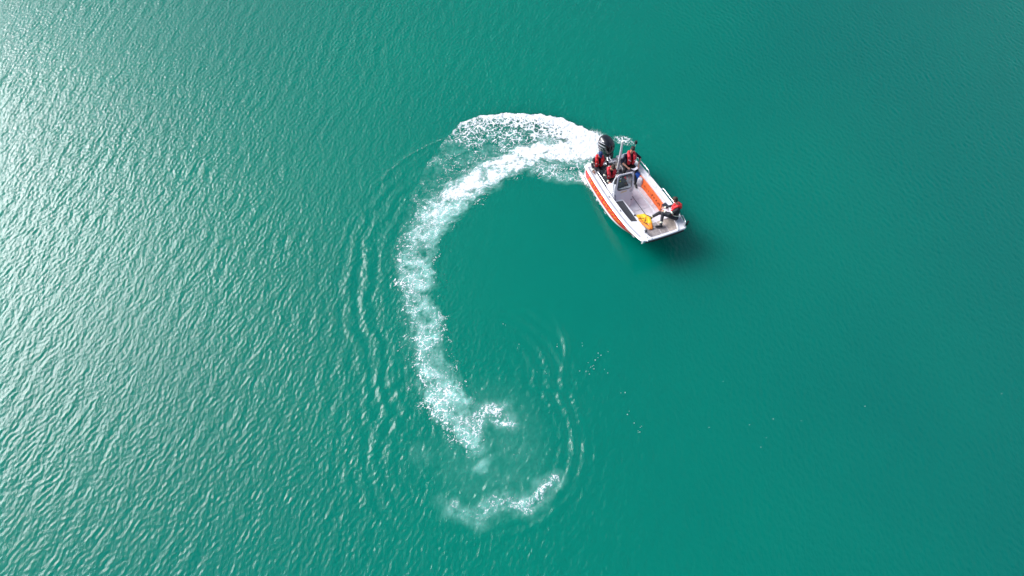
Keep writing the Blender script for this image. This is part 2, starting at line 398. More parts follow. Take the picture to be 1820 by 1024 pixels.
def link(name, me, parent=None, m=None):
    o = bpy.data.objects.new(name, me); col.objects.link(o)
    if parent: o.parent = parent
    if m:
        me.materials.append(m)
    return o
def tag(o, label=None, cat=None, group=None, kind=None):
    for k, v in (('label', label), ('category', cat), ('group', group), ('kind', kind)):
        if v: o[k] = v
    return o
def np_mesh(name, co, quads):
    me = bpy.data.meshes.new(name)
    n = len(quads)
    me.vertices.add(len(co)); me.vertices.foreach_set('co', co.astype(np.float32).ravel())
    me.loops.add(n * 4); me.loops.foreach_set('vertex_index', quads.astype(np.int32).ravel())
    me.polygons.add(n); me.polygons.foreach_set('loop_start', np.arange(0, n * 4, 4, dtype=np.int32))
    me.polygons.foreach_set('use_smooth', np.ones(n, bool))
    me.update(calc_edges=True)
    return me
idx = np.arange(nx * ny).reshape(ny, nx)
quads = np.stack([idx[:-1, :-1], idx[:-1, 1:], idx[1:, 1:], idx[1:, :-1]], -1).reshape(-1, 4)
co = np.stack([gx, gy, H], -1).reshape(-1, 3)
xe, ye = gx[0, -1], gy[-1, 0]
B = 4000.
ring = np.array([[-B, -B, 0], [B, -B, 0], [B, B, 0], [-B, B, 0]])
n0 = len(co)
c00, c10, c11, c01 = idx[0, 0], idx[0, -1], idx[-1, -1], idx[-1, 0]
rq = np.array([[n0, n0 + 1, c10, c00], [n0 + 1, n0 + 2, c11, c10], [n0 + 2, n0 + 3, c01, c11], [n0 + 3, n0, c00, c01]])
me = np_mesh('lake_water', np.vstack([co, ring]), np.vstack([quads, rq]))
at = me.attributes.new('milk', 'FLOAT', 'POINT')
at.data.foreach_set('value', np.r_[milk_g.ravel(), np.zeros(4)].astype(np.float32))

def water_mat():
    m = bpy.data.materials.new('lake_water'); m.use_nodes = True
    nt = m.node_tree; b = nt.nodes['Principled BSDF']
    N = nt.nodes.new; Lk = nt.links.new
    geo = N('ShaderNodeNewGeometry')
    a = N('ShaderNodeAttribute'); a.attribute_name = 'milk'
    n1 = N('ShaderNodeTexNoise'); n1.inputs['Scale'].default_value = .09; n1.inputs['Detail'].default_value = 3
    Lk(geo.outputs['Position'], n1.inputs['Vector'])
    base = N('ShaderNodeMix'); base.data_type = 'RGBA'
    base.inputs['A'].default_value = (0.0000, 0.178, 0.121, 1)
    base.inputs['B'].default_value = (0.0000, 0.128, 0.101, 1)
    # bluish sky reflection and darker falloff towards the right, put into the base colour
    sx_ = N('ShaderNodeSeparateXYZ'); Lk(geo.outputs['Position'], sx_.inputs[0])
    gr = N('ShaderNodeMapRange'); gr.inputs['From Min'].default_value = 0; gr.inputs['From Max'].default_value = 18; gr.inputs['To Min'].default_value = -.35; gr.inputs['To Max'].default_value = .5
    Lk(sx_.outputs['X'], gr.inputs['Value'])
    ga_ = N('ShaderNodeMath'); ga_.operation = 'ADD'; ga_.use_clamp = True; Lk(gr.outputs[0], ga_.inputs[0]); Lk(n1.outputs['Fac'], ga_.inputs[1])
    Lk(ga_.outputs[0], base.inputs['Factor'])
    n2 = N('ShaderNodeTexNoise'); n2.inputs['Scale'].default_value = 5.0; n2.inputs['Detail'].default_value = 6
    Lk(geo.outputs['Position'], n2.inputs['Vector'])
    ml = N('ShaderNodeMath'); ml.operation = 'MULTIPLY'
    mr = N('ShaderNodeMapRange'); mr.inputs['From Min'].default_value = .25; mr.inputs['From Max'].default_value = .75
    mr.inputs['To Min'].default_value = .6; mr.inputs['To Max'].default_value = 1.25
    Lk(n2.outputs['Fac'], mr.inputs['Value']); Lk(mr.outputs[0], ml.inputs[0]); Lk(a.outputs['Fac'], ml.inputs[1])
    rp = N('ShaderNodeValToRGB'); el = rp.color_ramp.elements
    el[0].position = 0; el[0].color = (0, 0, 0, 1); el[1].position = 1; el[1].color = (1, 1, 1, 1)
    mx = N('ShaderNodeMix'); mx.data_type = 'RGBA'; mx.clamp_factor = True
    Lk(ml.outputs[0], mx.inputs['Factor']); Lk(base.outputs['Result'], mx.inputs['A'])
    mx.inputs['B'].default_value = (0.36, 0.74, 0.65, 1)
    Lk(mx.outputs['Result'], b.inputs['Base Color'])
    b.inputs['Roughness'].default_value = 0.10
    b.inputs['IOR'].default_value = 1.333
    b.subsurface_method = 'BURLEY'
    b.inputs['Subsurface Weight'].default_value = 1.0
    b.inputs['Subsurface Radius'].default_value = (.25, 1.0, .9)
    b.inputs['Subsurface Scale'].default_value = 1.6
    # fine capillary ripples as relief; beyond the modelled sheet the larger waves too
    mp = N('ShaderNodeMapping'); mp.inputs['Rotation'].default_value = (0, 0, R(24)); mp.inputs['Scale'].default_value = (1.0, .45, 1)
    Lk(geo.outputs['Position'], mp.inputs['Vector'])
    n3 = N('ShaderNodeTexNoise'); n3.inputs['Scale'].default_value = 9.5; n3.inputs['Detail'].default_value = 4; n3.inputs['Roughness'].default_value = .55
    Lk(mp.outputs[0], n3.inputs['Vector'])
    sp = N('ShaderNodeSeparateXYZ'); Lk(geo.outputs['Position'], sp.inputs[0])
    slick_d = N('ShaderNodeVectorMath'); slick_d.operation = 'DISTANCE'; Lk(geo.outputs['Position'], slick_d.inputs[0]); slick_d.inputs[1].default_value = (0.9, 14.2, 0)
    sr = N('ShaderNodeMapRange'); sr.inputs['From Min'].default_value = 2.2; sr.inputs['From Max'].default_value = 6.0
    sr.inputs['To Min'].default_value = .25; sr.inputs['To Max'].default_value = 1.0
    Lk(slick_d.outputs['Value'], sr.inputs['Value'])
    bp = N('ShaderNodeBump'); bp.inputs['Distance'].default_value = 0.020
    Lk(sr.outputs[0], bp.inputs['Strength'])
    Lk(n3.outputs['Fac'], bp.inputs['Height']); Lk(bp.outputs[0], b.inputs['Normal'])
    return m
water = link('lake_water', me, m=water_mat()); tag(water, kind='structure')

# ------------------------------------------------------------------ foam: a thin broken sheet lying on the water
FD = 0.025
fx0, fx1, fy0, fy1 = -6.2, 5.4, 3.8, 22.2
fnx, fny = int((fx1 - fx0) / FD) + 1, int((fy1 - fy0) / FD) + 1
fx, fy = np.meshgrid(fx0 + np.arange(fnx) * FD, fy0 + np.arange(fny) * FD)
ff, fm = wake_fields(fx, fy)
gxi = (fx - X0) / DX; gyi = (fy - Y0) / DX
ix, iy = gxi.astype(int), gyi.astype(int); tx, ty = gxi - ix, gyi - iy
fz = (H[iy, ix] * (1 - tx) * (1 - ty) + H[iy, ix + 1] * tx * (1 - ty) + H[iy + 1, ix] * (1 - tx) * ty + H[iy + 1, ix + 1] * tx * ty)
fz = fz + .006 + .035 * ff * (.5 + fbm(fx, fy, 3.5, 4, .6))
fidx = np.arange(fnx * fny).reshape(fny, fnx)
fq = np.stack([fidx[:-1, :-1], fidx[:-1, 1:], fidx[1:, 1:], fidx[1:, :-1]], -1).reshape(-1, 4)
fr = ff.ravel()
keep = fr[fq].max(1) > .03
fq = fq[keep]
used = np.zeros(fnx * fny, bool); used[fq.ravel()] = True
remap = np.cumsum(used) - 1
fco = np.stack([fx, fy, fz], -1).reshape(-1, 3)[used]
fme = np_mesh('wake_foam', fco, remap[fq])
at = fme.attributes.new('foam', 'FLOAT', 'POINT'); at.data.foreach_set('value', fr[used].astype(np.float32))
def foam_mat():
    m = bpy.data.materials.new('foam'); m.use_nodes = True
    nt = m.node_tree; b = nt.nodes['Principled BSDF']; N = nt.nodes.new; Lk = nt.links.new
    a = N('ShaderNodeAttribute'); a.attribute_name = 'foam'
    geo = N('ShaderNodeNewGeometry')
    n = N('ShaderNodeTexNoise'); n.inputs['Scale'].default_value = 22; n.inputs['Detail'].default_value = 5; n.inputs['Roughness'].default_value = .65
    Lk(geo.outputs['Position'], n.inputs['Vector'])
    mr = N('ShaderNodeMapRange'); mr.inputs['From Min'].default_value = .25; mr.inputs['From Max'].default_value = .75
    mr.inputs['To Min'].default_value = -.27; mr.inputs['To Max'].default_value = .27
    Lk(n.outputs['Fac'], mr.inputs['Value'])
    ad = N('ShaderNodeMath'); ad.operation = 'ADD'; Lk(a.outputs['Fac'], ad.inputs[0]); Lk(mr.outputs[0], ad.inputs[1])
    r2 = N('ShaderNodeMapRange'); r2.interpolation_type = 'SMOOTHSTEP'
    r2.inputs['From Min'].default_value = .10; r2.inputs['From Max'].default_value = .62
    Lk(ad.outputs[0], r2.inputs['Value'])
    ed = N('ShaderNodeMapRange'); ed.inputs['From Max'].default_value = .10; Lk(a.outputs['Fac'], ed.inputs['Value'])
    mm = N('ShaderNodeMath'); mm.operation = 'MULTIPLY'; Lk(r2.outputs[0], mm.inputs[0]); Lk(ed.outputs[0], mm.inputs[1])
    Lk(mm.outputs[0], b.inputs['Alpha'])
    b.inputs['Base Color'].default_value = (.80, .84, .84, 1); b.inputs['Roughness'].default_value = .6
    bp = N('ShaderNodeBump'); bp.inputs['Strength'].default_value = .5; bp.inputs['Distance'].default_value = .02
    Lk(n.outputs['Fac'], bp.inputs['Height']); Lk(bp.outputs[0], b.inputs['Normal'])
    return m
FOAM = foam_mat()
foam = link('wake_foam', fme, m=FOAM)
tag(foam, 'white curling wake foam on the green water behind the boat', 'foam', kind='stuff')

# ------------------------------------------------------------------ small mesh builder
class MB:
    def __init__(s): s.v = []; s.f = []
    def add(s, vs, fs):
        n = len(s.v); s.v += [tuple(v) for v in vs]; s.f += [tuple(i + n for i in f) for f in fs]; return s
    def box(s, c, size, rot=None, bev=0.0):
        bm = bmesh.new(); bmesh.ops.create_cube(bm, size=1)
        bmesh.ops.scale(bm, vec=size, verts=bm.verts)
        if bev: bmesh.ops.bevel(bm, geom=bm.edges[:], offset=bev, segments=2, affect='EDGES', profile=.6)
        mt = Matrix.Translation(c) @ (Euler(rot).to_matrix().to_4x4() if rot else Matrix())
        bm.verts.ensure_lookup_table()
        s.add([mt @ v.co for v in bm.verts], [[v.index for v in f.verts] for f in bm.faces]); bm.free(); return s
    def loft(s, rings, close=True, caps=True):
        n = len(rings[0]); vs = [p for r in rings for p in r]; fs = []
        for i in range(len(rings) - 1):
            for j in range(n if close else n - 1):
                k = (j + 1) % n
                fs.append((i * n + j, i * n + k, (i + 1) * n + k, (i + 1) * n + j))
        if caps and close:
            fs.append(tuple(range(n))[::-1]); fs.append(tuple((len(rings) - 1) * n + j for j in range(n)))
        return s.add(vs, fs)
    def tube(s, pts, r, seg=10):
        pts = [Vector(p) for p in pts]; rings = []
        rr = r if isinstance(r, (list, tuple)) else [r] * len(pts)
        up = None
        for i, p in enumerate(pts):
            t = (pts[min(i + 1, len(pts) - 1)] - pts[max(i - 1, 0)]).normalized()
            if up is None: up = t.orthogonal().normalized()
            up = (up - t * up.dot(t)).normalized(); b = t.cross(up)
            rings.append([p + (up * math.cos(a) + b * math.sin(a)) * rr[i] for a in [2 * math.pi * k / seg for k in range(seg)]])
        return s.loft(rings)
    def prism(s, poly_, z0, z1):
        return s.loft([[(x, y, z0 if not callable(z0) else z0(x)) for x, y in poly_], [(x, y, z1 if not callable(z1) else z1(x)) for x, y in poly_]])
    def build(s, name, m, parent=None, smooth=False, loc=None):
        me = bpy.data.meshes.new(name); me.from_pydata(s.v, [], s.f)
        bm = bmesh.new(); bm.from_mesh(me); bmesh.ops.recalc_face_normals(bm, faces=bm.faces); bm.to_mesh(me); bm.free()
        if smooth: me.polygons.foreach_set('use_smooth', [True] * len(me.polygons))
        o = link(name, me, parent, m)
        if smooth: me.set_sharp_from_angle(angle=R(38))
        return o
def bez(pts, n=8):
    """rounded path through control points"""
    P = [Vector(p) for p in pts]; out = [P[0]]
    for i in range(1, len(P) - 1):
        a = P[i].lerp(P[i - 1], min(.5, .10 / max(1e-6, (P[i] - P[i - 1]).length))); c = P[i].lerp(P[i + 1], min(.5, .10 / max(1e-6, (P[i] - P[i + 1]).length)))
        for k in range(n + 1):
            t = k / n; out.append(a.lerp(P[i], t).lerp(P[i].lerp(c, t), t))
    out.append(P[-1]); return out

# ------------------------------------------------------------------ the boat (x forward, y port, z up, in metres)
BOAT_ROT = Euler((R(-3.75), R(-6.2), BOAT_YAW), 'XYZ')
BM = Matrix.Translation(BOAT_POS) @ BOAT_ROT.to_matrix().to_4x4()
boat = bpy.data.objects.new('rescue_boat', None); col.objects.link(boat)
boat.matrix_world = BM
boat.empty_display_size = .3
tag(boat, 'open white and orange-red rescue motorboat with black outboard, turning on the green water', 'boat')
WX = [0, .6, 1.2, 1.8, 2.4, 3.0, 3.4, 3.7, 3.95, 4.15, 4.3, 4.42, 4.5]
WW = [1.01, 1.05, 1.085, 1.11, 1.12, 1.11, 1.09, 1.065, 1.03, .995, .965, .93, .89]
def wtop(x): return float(np.interp(x, WX, WW))
def ztop(x): return .62 + .10 * (max(0, x) / 4.5) ** 2
def side(s, t, sg):
    """hull side; s along (0 stern - 1 bow), t up (0 chine - 1 gunwale), sg -1 starboard, +1 port"""
    xt = 4.5 * s; xc = 3.80 * s
    wt_ = wtop(xt); wc = wt_ * .985 * (1 - .26 * max(0, (s - .62) / .38) ** 2)
    zt = ztop(xt) - .05; zc = -.02 + .12 * s ** 3
    k = t + .10 * math.sin(math.pi * t) * s ** 2
    return Vector((xc + (xt - xc) * t, sg * (wc + (wt_ - wc) * k), zc + (zt - zc) * t))
def keel(s): return Vector((3.45 * s, 0, -.20 + .30 * s ** 3))
SS = [i / 30 for i in range(31)]
hull = MB()
rings = []
TT = [1, .8, .6, .4, .2, 0]
for s in SS:
    rings.append([side(s, t, -1) for t in TT] + [side(s, 0, -1).lerp(keel(s), .5) + Vector((0, 0, -.01)), keel(s)] + [side(s, 0, 1).lerp(keel(s), .5) + Vector((0, 0, -.01))] + [side(s, t, 1) for t in TT[::-1]])
hull.loft(rings, close=False)
n = len(rings[0])
hull.add(rings[0], [tuple(range(n))]); hull.add(rings[-1], [tuple(range(n))])
hull_o = hull.build('hull', M['white'], boat, True)
# side stripe with lettering, standing 4 mm proud
def stripe(sg):
    b = MB(); rr = []
    s0, s1 = .012, .985
    for i in range(41):
        s = s0 + (s1 - s0) * i / 40
        lo = .24 + .06 * max(0, (s - .7) / .3); hi = .90
        if i == 0: lo, hi = .5, .80
        rr.append([side(s, lo + (hi - lo) * k / 4, sg) + Vector((0, sg * .005, 0)) for k in range(5)])
    b.loft(rr, close=False)
    return b.build('side_stripe', M['red'], boat, True)
stripe(1)
st = stripe(-1)
def lettering(text):
    cu = bpy.data.curves.new('t', 'FONT'); cu.body = text; cu.size = 1; cu.space_character = 1.12; cu.shear = .25
    to = bpy.data.objects.new('t', cu); col.objects.link(to)
    bpy.context.view_layer.update()
    me2 = bpy.data.meshes.new_from_object(to.evaluated_get(bpy.context.evaluated_depsgraph_get()))
    bpy.data.objects.remove(to)
    bm = bmesh.new(); bm.from_mesh(me2)
    bmesh.ops.triangulate(bm, faces=bm.faces)
    xs = [v.co.x for v in bm.verts]; ys = [v.co.y for v in bm.verts]
    x0, x1, y0, y1 = min(xs), max(xs), min(ys), max(ys)
    for v in bm.verts:
        u = (v.co.x - x0) / (x1 - x0); w = (v.co.y - y0) / (y1 - y0)
        v.co = side((.42 + 2.75 * u) / 4.3, .42 + .32 * w, -1) + Vector((0, -.010, 0))
    bm.to_mesh(me2); bm.free(); me2.name = 'lettering'
    return me2
lt = link('lettering', lettering('FEUERWEHR'), st, M['yellow_ink'])
lt['label'] = 'yellow block letters on the orange-red stripe'
# white slash near the bow inside the stripe
b = MB(); rr = []
for i in range(9):
    s = .80 + .13 * i / 8
    w_ = .10 * math.sin(math.pi * min(1, .08 + i / 8.5))
    rr.append([side(s, .74 - w_ + .12 * (i / 8), -1) + Vector((0, -.011, 0)), side(s, .74 + w_ * .3 + .12 * (i / 8), -1) + Vector((0, -.011, 0))])
b.loft(rr, close=False); b.build('stripe_flash', M['white'], st, True)
# gunwales: capping with a raised outer lip and an inner coaming
def gunwale(sg):
    b = MB(); rr = []
    for x in [4.5 * i / 36 for i in range(37)]:
        w = wtop(x); z = ztop(x); inn = w - .245 - (.12 * max(0, (x - 3.35) / 1.15) if sg < 0 else .10 * max(0, (x - 3.6) / .9))
        rr.append([(x, sg * (w + .025), z - .05), (x, sg * (w + .03), z - .005), (x, sg * (w + .015), z + .015), (x, sg * (w - .03), z + .018), (x, sg * (w - .045), z),
                   (x, sg * (inn + .05), z - .004), (x, sg * (inn + .04), z + .03), (x, sg * inn, z + .03), (x, sg * (inn - .005), z - .06), (x, sg * (w - .02), z - .07)])
    b.loft(rr)
    g = b.build('gunwale', M['white'], boat, True)
    k = MB(); rr = []
    for x in [4.48 * i / 36 for i in range(37)]:
        w = wtop(x) + .032; z = ztop(x) - .032
        rr.append([(x, sg * w, z - .016), (x, sg * (w + .014), z - .008), (x, sg * (w + .014), z + .008), (x, sg * w, z + .016)])
    k.loft(rr); k.build('rub_rail', M['alu'], g, True)
    q = MB(); rr = []       # grey non-slip strip between lip and coaming
    for x in [.15 + 4.1 * i / 30 for i in range(31)]:
        w = wtop(x) - .052; z = ztop(x)
        rr.append([(x, sg * w, z + .002), (x, sg * (w - .05), z + .002)])
    q.loft(rr, close=False)
    if sg < 0: q.build('deck_strip', M['grey'], g)
    return g
gs = gunwale(-1); gp = gunwale(1)
# inner walls
for sg in (-1, 1):
    b = MB(); rr = []
    for x in [.12 + 3.7 * i / 24 for i in range(25)]:
        w = wtop(x) - .25
        rr.append([(x, sg * w, ztop(x) - .05), (x, sg * (w - .03), .17), (x, sg * (w + .03), .17), (x, sg * (w + .05), ztop(x) - .05)])
    b.loft(rr); b.build('inner_wall', M['consolew'], boat, True)
# floor panels with open joints
base = MB(); base.prism([(.05, -.84), (3.0, -.80), (3.55, -.62), (3.55, .62), (3.0, .80), (.05, .84)], .11, .145); base.build('floor', M['grey'], boat)
ys = [-.83, -.24, .18, .60, .83]
for i in range(4):
    for x0, x1 in ((.12, 1.30), (1.312, 2.62), (2.632, 3.66)):
        z = .172 if i < 3 else .20
        b = MB(); b.box(((x0 + x1) / 2, (ys[i] + ys[i + 1]) / 2, (z + .146) / 2), (x1 - x0, ys[i + 1] - ys[i] - .014, z - .146), bev=.006)
        b.build('floor_panel', M['offwhite'], boat)
b = MB(); b.box((1.95, .588, .196), (3.4, .022, .05), bev=.006); b.build('floor_rib', M['white'], boat)
b = MB(); b.box((3.03, -.235, .178), (1.3, .014, .02)); b.box((2.2, .185, .176), (2.4, .010, .012)); b.build('floor_joint', M['cowl_grey'], boat)
# orange panel on the port wall with straps and cut-outs
b = MB(); rr = []
for x in [1.0 + 2.0 * i / 24 for i in range(25)]:
    w = wtop(x) - .275; q = .006 * math.sin(x * 14)
    rr.append([(x, w - .012, .60), (x, w - .035 + q, .56), (x, w - .060 + q, .40), (x, w - .085 + q, .23), (x, w - .02, .21), (x, w, .60)])
b.loft(rr); pan = b.build('side_panel', M['orange'], boat, True); pan['label'] = 'orange padded panel along the port inner wall'
for x, l, a in ((2.30, .14, .3), (2.46, .10, -.4), (2.62, .18, .35), (2.78, .12, .1), (2.88, .22, -.1), (1.75, .05, 0), (2.05, .05, 0)):
    w = wtop(x) - .275
    b = MB(); b.box((x, w - .066, .42), (.022, .014, l), rot=(.15, a, 0)); b.build('strap', M['strap'], pan)
# transom, splash well and stern lockers
b = MB(); b.prism([(-.03, -1.0), (.10, -1.0), (.10, 1.0), (-.03, 1.0)], -.02, .50); b.build('transom', M['white'], boat)
for sg in (-1, 1):
    b = MB(); b.box((.05, sg * .70, .61), (.2, .60, .06), bev=.015); b.build('stern_deck', M['white'], boat, True)
b = MB(); b.box((.26, .36, .30), (.30, .34, .26), bev=.02); b.build('battery_box', M['beige'], boat, True)
b = MB(); b.box((.20, .62, .38), (.14, .14, .34), bev=.015); b.build('fuel_filter_box', M['cowl_grey'], boat, True)
b = MB(); b.tube(bez([(-.10, .02, .62), (.12, -.04, .60), (.30, -.05, .34), (.50, .05, .22)]), .018); b.tube(bez([(-.10, .10, .62), (.16, .14, .58), (.26, .20, .46)]), .014)
b.tube(bez([(-.08, -.05, .60), (.20, -.16, .50), (.34, -.2, .20)]), .012); b.build('control_cable', M['steel'], boat, True)
b = MB(); b.box((.16, -.02, .47), (.10, .50, .10), bev=.02); b.build('splash_guard', M['cowl_grey'], boat)
# seats
b = MB(); b.box((.18, -.56, .33), (.36, .62, .32), bev=.02); b.build('stern_bench', M['grey'], boat)
b = MB(); b.box((.17, -.56, .50), (.32, .56, .05), bev=.02); b.build('seat_cushion', M['mat_dark'], boat)
b = MB(); b.box((.88, -.43, .32), (.30, .34, .30), bev=.03); hs = b.build('helm_seat', M['grey'], boat)
b = MB(); b.box((.88, -.43, .50), (.32, .38, .06), bev=.025); b.build('seat_cushion', M['mat_dark'], hs)
b = MB(); b.box((.54, .62, .33), (.40, .40, .32), bev=.03); ps = b.build('crew_seat', M['grey'], boat)
b = MB(); b.box((.54, .62, .515), (.42, .44, .05), bev=.02); b.build('seat_cushion', M['mat_dark'], ps)
# starboard bench with grip mat
b = MB(); b.prism([(2.0, -.84), (3.75, -.80), (3.75, -.55), (3.55, -.38), (2.15, -.46)], .175, .505); b.build('side_bench', M['white'], boat)
b = MB(); b.prism([(2.16, -.80), (3.30, -.78), (3.36, -.50), (2.22, -.50)], .507, .521); mo = b.build('grip_mat', M['mat_dark'], boat)
b = MB(); b.tube([(3.08, -.44, .50), (3.08, -.44, .56)], [.035, .03]); b.build('knob', M['rubber'], boat, True)
# bow deck: tread plates, hatch, white corner decks, lip and fender
b = MB(); b.prism([(3.72, -.78), (4.38, -.70), (4.38, .78), (3.72, .84)], .54, .61); b.build('bow_deck', M['consolew'], boat)
for x0, x1, y0, y1, m_ in ((3.75, 4.04, -.46, .08, 'tread'), (4.05, 4.36, -.54, -.02, 'tread'), (4.05, 4.36, -.01, .30, 'tread'), (3.75, 4.36, .31, .74, 'beige'), (3.75, 4.04, .09, .30, 'beige')):  # beige plates: warm reflection and shade put into the hatch colour
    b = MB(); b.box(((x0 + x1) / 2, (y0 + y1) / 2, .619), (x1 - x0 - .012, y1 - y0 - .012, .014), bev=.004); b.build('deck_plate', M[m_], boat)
b = MB(); b.prism([(3.45, -.80), (3.95, -.84), (4.36, -.80), (4.38, -.58), (3.95, -.52), (3.55, -.54)], .56, .70); b.build('corner_deck', M['white'], boat)
b = MB(); rr = []
for i in range(13):
    y = -.89 + 1.78 * i / 12; xo = 4.52 + .03 * (1 - (y / .87) ** 2)
    rr.append([(xo - .13, y, .69), (xo - .11, y, .715), (xo - .02, y, .715), (xo, y, .69), (xo - .03, y, .60), (xo - .13, y, .45)])
b.loft(rr); b.build('bow_lip', M['white'], boat, True)
b = MB(); rr = []
for i in range(13):
    y = -.80 + 1.60 * i / 12; xo = 4.525 + .03 * (1 - (y / .87) ** 2)
    rr.append([(xo - .04, y, .672), (xo + .02, y, .672), (xo + .035, y, .645), (xo + .02, y, .600), (xo - .06, y, .585)])
b.loft(rr); b.build('bow_fender', M['rubber'], boat, True)
b = MB(); b.box((3.735, .0, .37), (.03, 1.40, .34)); b.build('bow_bulkhead', M['consolew'], boat)
# rails
def rail(pts, r=.019, name='hand_rail'):
    b = MB(); b.tube(bez(pts), r, 10)
    return b.build(name, M['steel'], boat, True)
def gy_(x): return wtop(x) - .04
rail([(.45, gy_(.45), .63), (.50, gy_(.5) + .02, .86), (1.42, gy_(1.42) + .02, .84), (1.50, gy_(1.5), .64)])
rail([(2.42, gy_(2.42), .65), (2.44, gy_(2.44) + .02, .84), (3.40, gy_(3.4) + .01, .88), (3.46, gy_(3.46), .68)])
rail([(4.02, gy_(4.02) - .02, .70), (4.0, gy_(4.0) + .02, .90), (4.40, gy_(4.4) + .02, .92), (4.44, gy_(4.44) - .02, .70)])
rail([(.55, -.80, .63), (.60, -.80, .76), (1.95, -.84, .77), (2.0, -.84, .64)], .017)
# cleats, bow lights and eye
def cleat(x, y, z, a=0, m_='rubber'):
    b = MB(); c, s_ = math.cos(a), math.sin(a)
    b.tube([(x - .06 * c, y - .06 * s_, z + .035), (x, y, z + .03), (x + .06 * c, y + .06 * s_, z + .035)], [.009, .014, .009])
    for k in (-.025, .025): b.tube([(x + k * c, y + k * s_, z), (x + k * c, y + k * s_, z + .03)], .010)
    return b.build('cleat', M[m_], boat, True)
cleat(1.95, -.97, .64); cleat(2.78, -.93, .66, 0); cleat(3.28, -.92, .67, .1, 'alu'); cleat(.45, -.93, .63); cleat(2.1, .99, .64, 0, 'alu')
b = MB(); b.tube([(4.12, -.60, .70), (4.12, -.60, .76)], .03); b.tube([(4.12, -.60, .76), (4.12, -.60, .79), (4.12, -.60, .815)], [.055, .058, .03]); nl = b.build('bow_roller', M['cowl_grey'], boat, True)
b = MB(); b.tube([(4.12, -.66, .765), (4.12, -.54, .765)], .028); b.build('roller_pin', M['steel'], nl, True)
b = MB(); b.tube([(4.46, -.74, .70), (4.52, -.74, .71), (4.56, -.76, .70)], [.04, .045, .02]); b.build('mooring_eye', M['steel'], boat, True)
b = MB(); b.tube(bez([(4.16, -.52, .72), (4.22, -.56, .70), (4.40, -.70, .73), (4.46, -.74, .72)]), .008); b.build('mooring_line', M['steel'], boat, True)
b = MB(); b.box((4.40, .97, .80), (.07, .10, .11), bev=.012); b.tube([(4.36, .90, .72), (4.40, 1.05, .84)], .016); b.box((4.35, 1.07, .84), (.09, .05, .04), rot=(0, 0, .5), bev=.008)
b.build('navigation_lamp', M['rubber'], boat, True)
# console
def lerp3(a, b_, t): return Vector(a).lerp(Vector(b_), t)
CO = MB()
f0s, f0p = (2.30, -.68, .174), (2.35, -.21, .174)
f1s, f1p = (2.09, -.74, .56), (2.10, .00, .56)
f2s, f2p = (1.93, -.70, .84), (1.96, .00, .84)
bs, bp_ = (1.42, -.72, .174), (1.42, -.08, .174)
t1s, t1p = (1.48, -.70, .86), (1.48, -.04, .86)
m1s, m1p = (1.42, -.74, .56), (1.42, -.05, .56)
CO.add([f0s, f0p, f1s, f1p, f2s, f2p, bs, bp_, m1s, m1p, t1s, t1p],
       [(0, 1, 3, 2), (2, 3, 5, 4), (4, 5, 11, 10), (10, 11, 9, 8), (8, 9, 7, 6), (0, 2, 8, 6), (2, 4, 10, 8), (1, 7, 9, 3), (3, 9, 11, 5), (0, 6, 7, 1)])
cons = CO.build('console', M['consolew'], boat)
bvm = cons.modifiers.new('bevel', 'BEVEL'); bvm.width = .02; bvm.segments = 3
# windshield: frame with a rounded opening, gasket and glass
FS, FP = Vector((2.00, -.77, .68)), Vector((2.04, .03, .68))      # bottom of the frame
TS, TP = Vector((1.66, -.56, 1.40)), Vector((1.74, .10, 1.43))    # top of the frame
def pl(u, v, off=0.0):
    p = FS.lerp(FP, u).lerp(TS.lerp(TP, u), v)
    nrm = (FP - FS).cross(TS - FS).normalized()
    if nrm.x < 0: nrm = -nrm
    return p + nrm * off
def rrect(u0, u1, v0, v1, r, n_=6):
    out = []
    for cu_, cv, a0 in ((u1 - r, v1 - r, 0), (u0 + r, v1 - r, 90), (u0 + r, v0 + r, 180), (u1 - r, v0 + r, 270)):
        for k in range(n_ + 1):
            a = R(a0 + 90 * k / n_); out.append((cu_ + r * math.cos(a), cv + r * math.sin(a)))
    return out
outer_r = rrect(0, 1, 0, 1, .10); inner_r = rrect(.10, .88, .22, .92, .13)
fr_ = MB()
fr_.loft([[pl(u, v, .02) for u, v in outer_r], [pl(u, v, .02) for u, v in inner_r], [pl(u, v, -.02) for u, v in inner_r], [pl(u, v, -.02) for u, v in outer_r], [pl(u, v, .02) for u, v in outer_r]], caps=False)
wf = fr_.build('windshield_frame', M['consolew'], boat)
g_ = MB(); g_.tube([pl(u, v, .024) for u, v in inner_r] + [pl(*inner_r[0], .024)], .014, 6); g_.build('gasket', M['rubber'], wf, True)
gg = MB(); vs = [pl(u, v, .0) for u, v in inner_r]; gg.loft([[pl(u, v, .003) for u, v in inner_r], [pl(u, v, -.003) for u, v in inner_r]]); gg.build('window_pane', M['glass'], wf)
sw = MB(); sw.tube(bez([TS + Vector((-.02, -.02, -.06)), TS.lerp(FS, .4) + Vector((-.14, -.05, 0)), FS + Vector((-.10, -.04, .12))]), .022); sw.tube([pl(0, .98) + Vector((-.04, 0, 0)), pl(0, .5) + Vector((-.2, -.04, -.02)), pl(0, .05) + Vector((-.34, -.02, -.02))], .016); sw.build('side_stay', M['white'], wf, True)
bl = MB(); bl.tube([pl(-.012, .9, .0), pl(-.012, -.05, .0), Vector((2.12, -.775, .52))], .012, 6); bl.build('edge_seal', M['rubber'], wf, True)
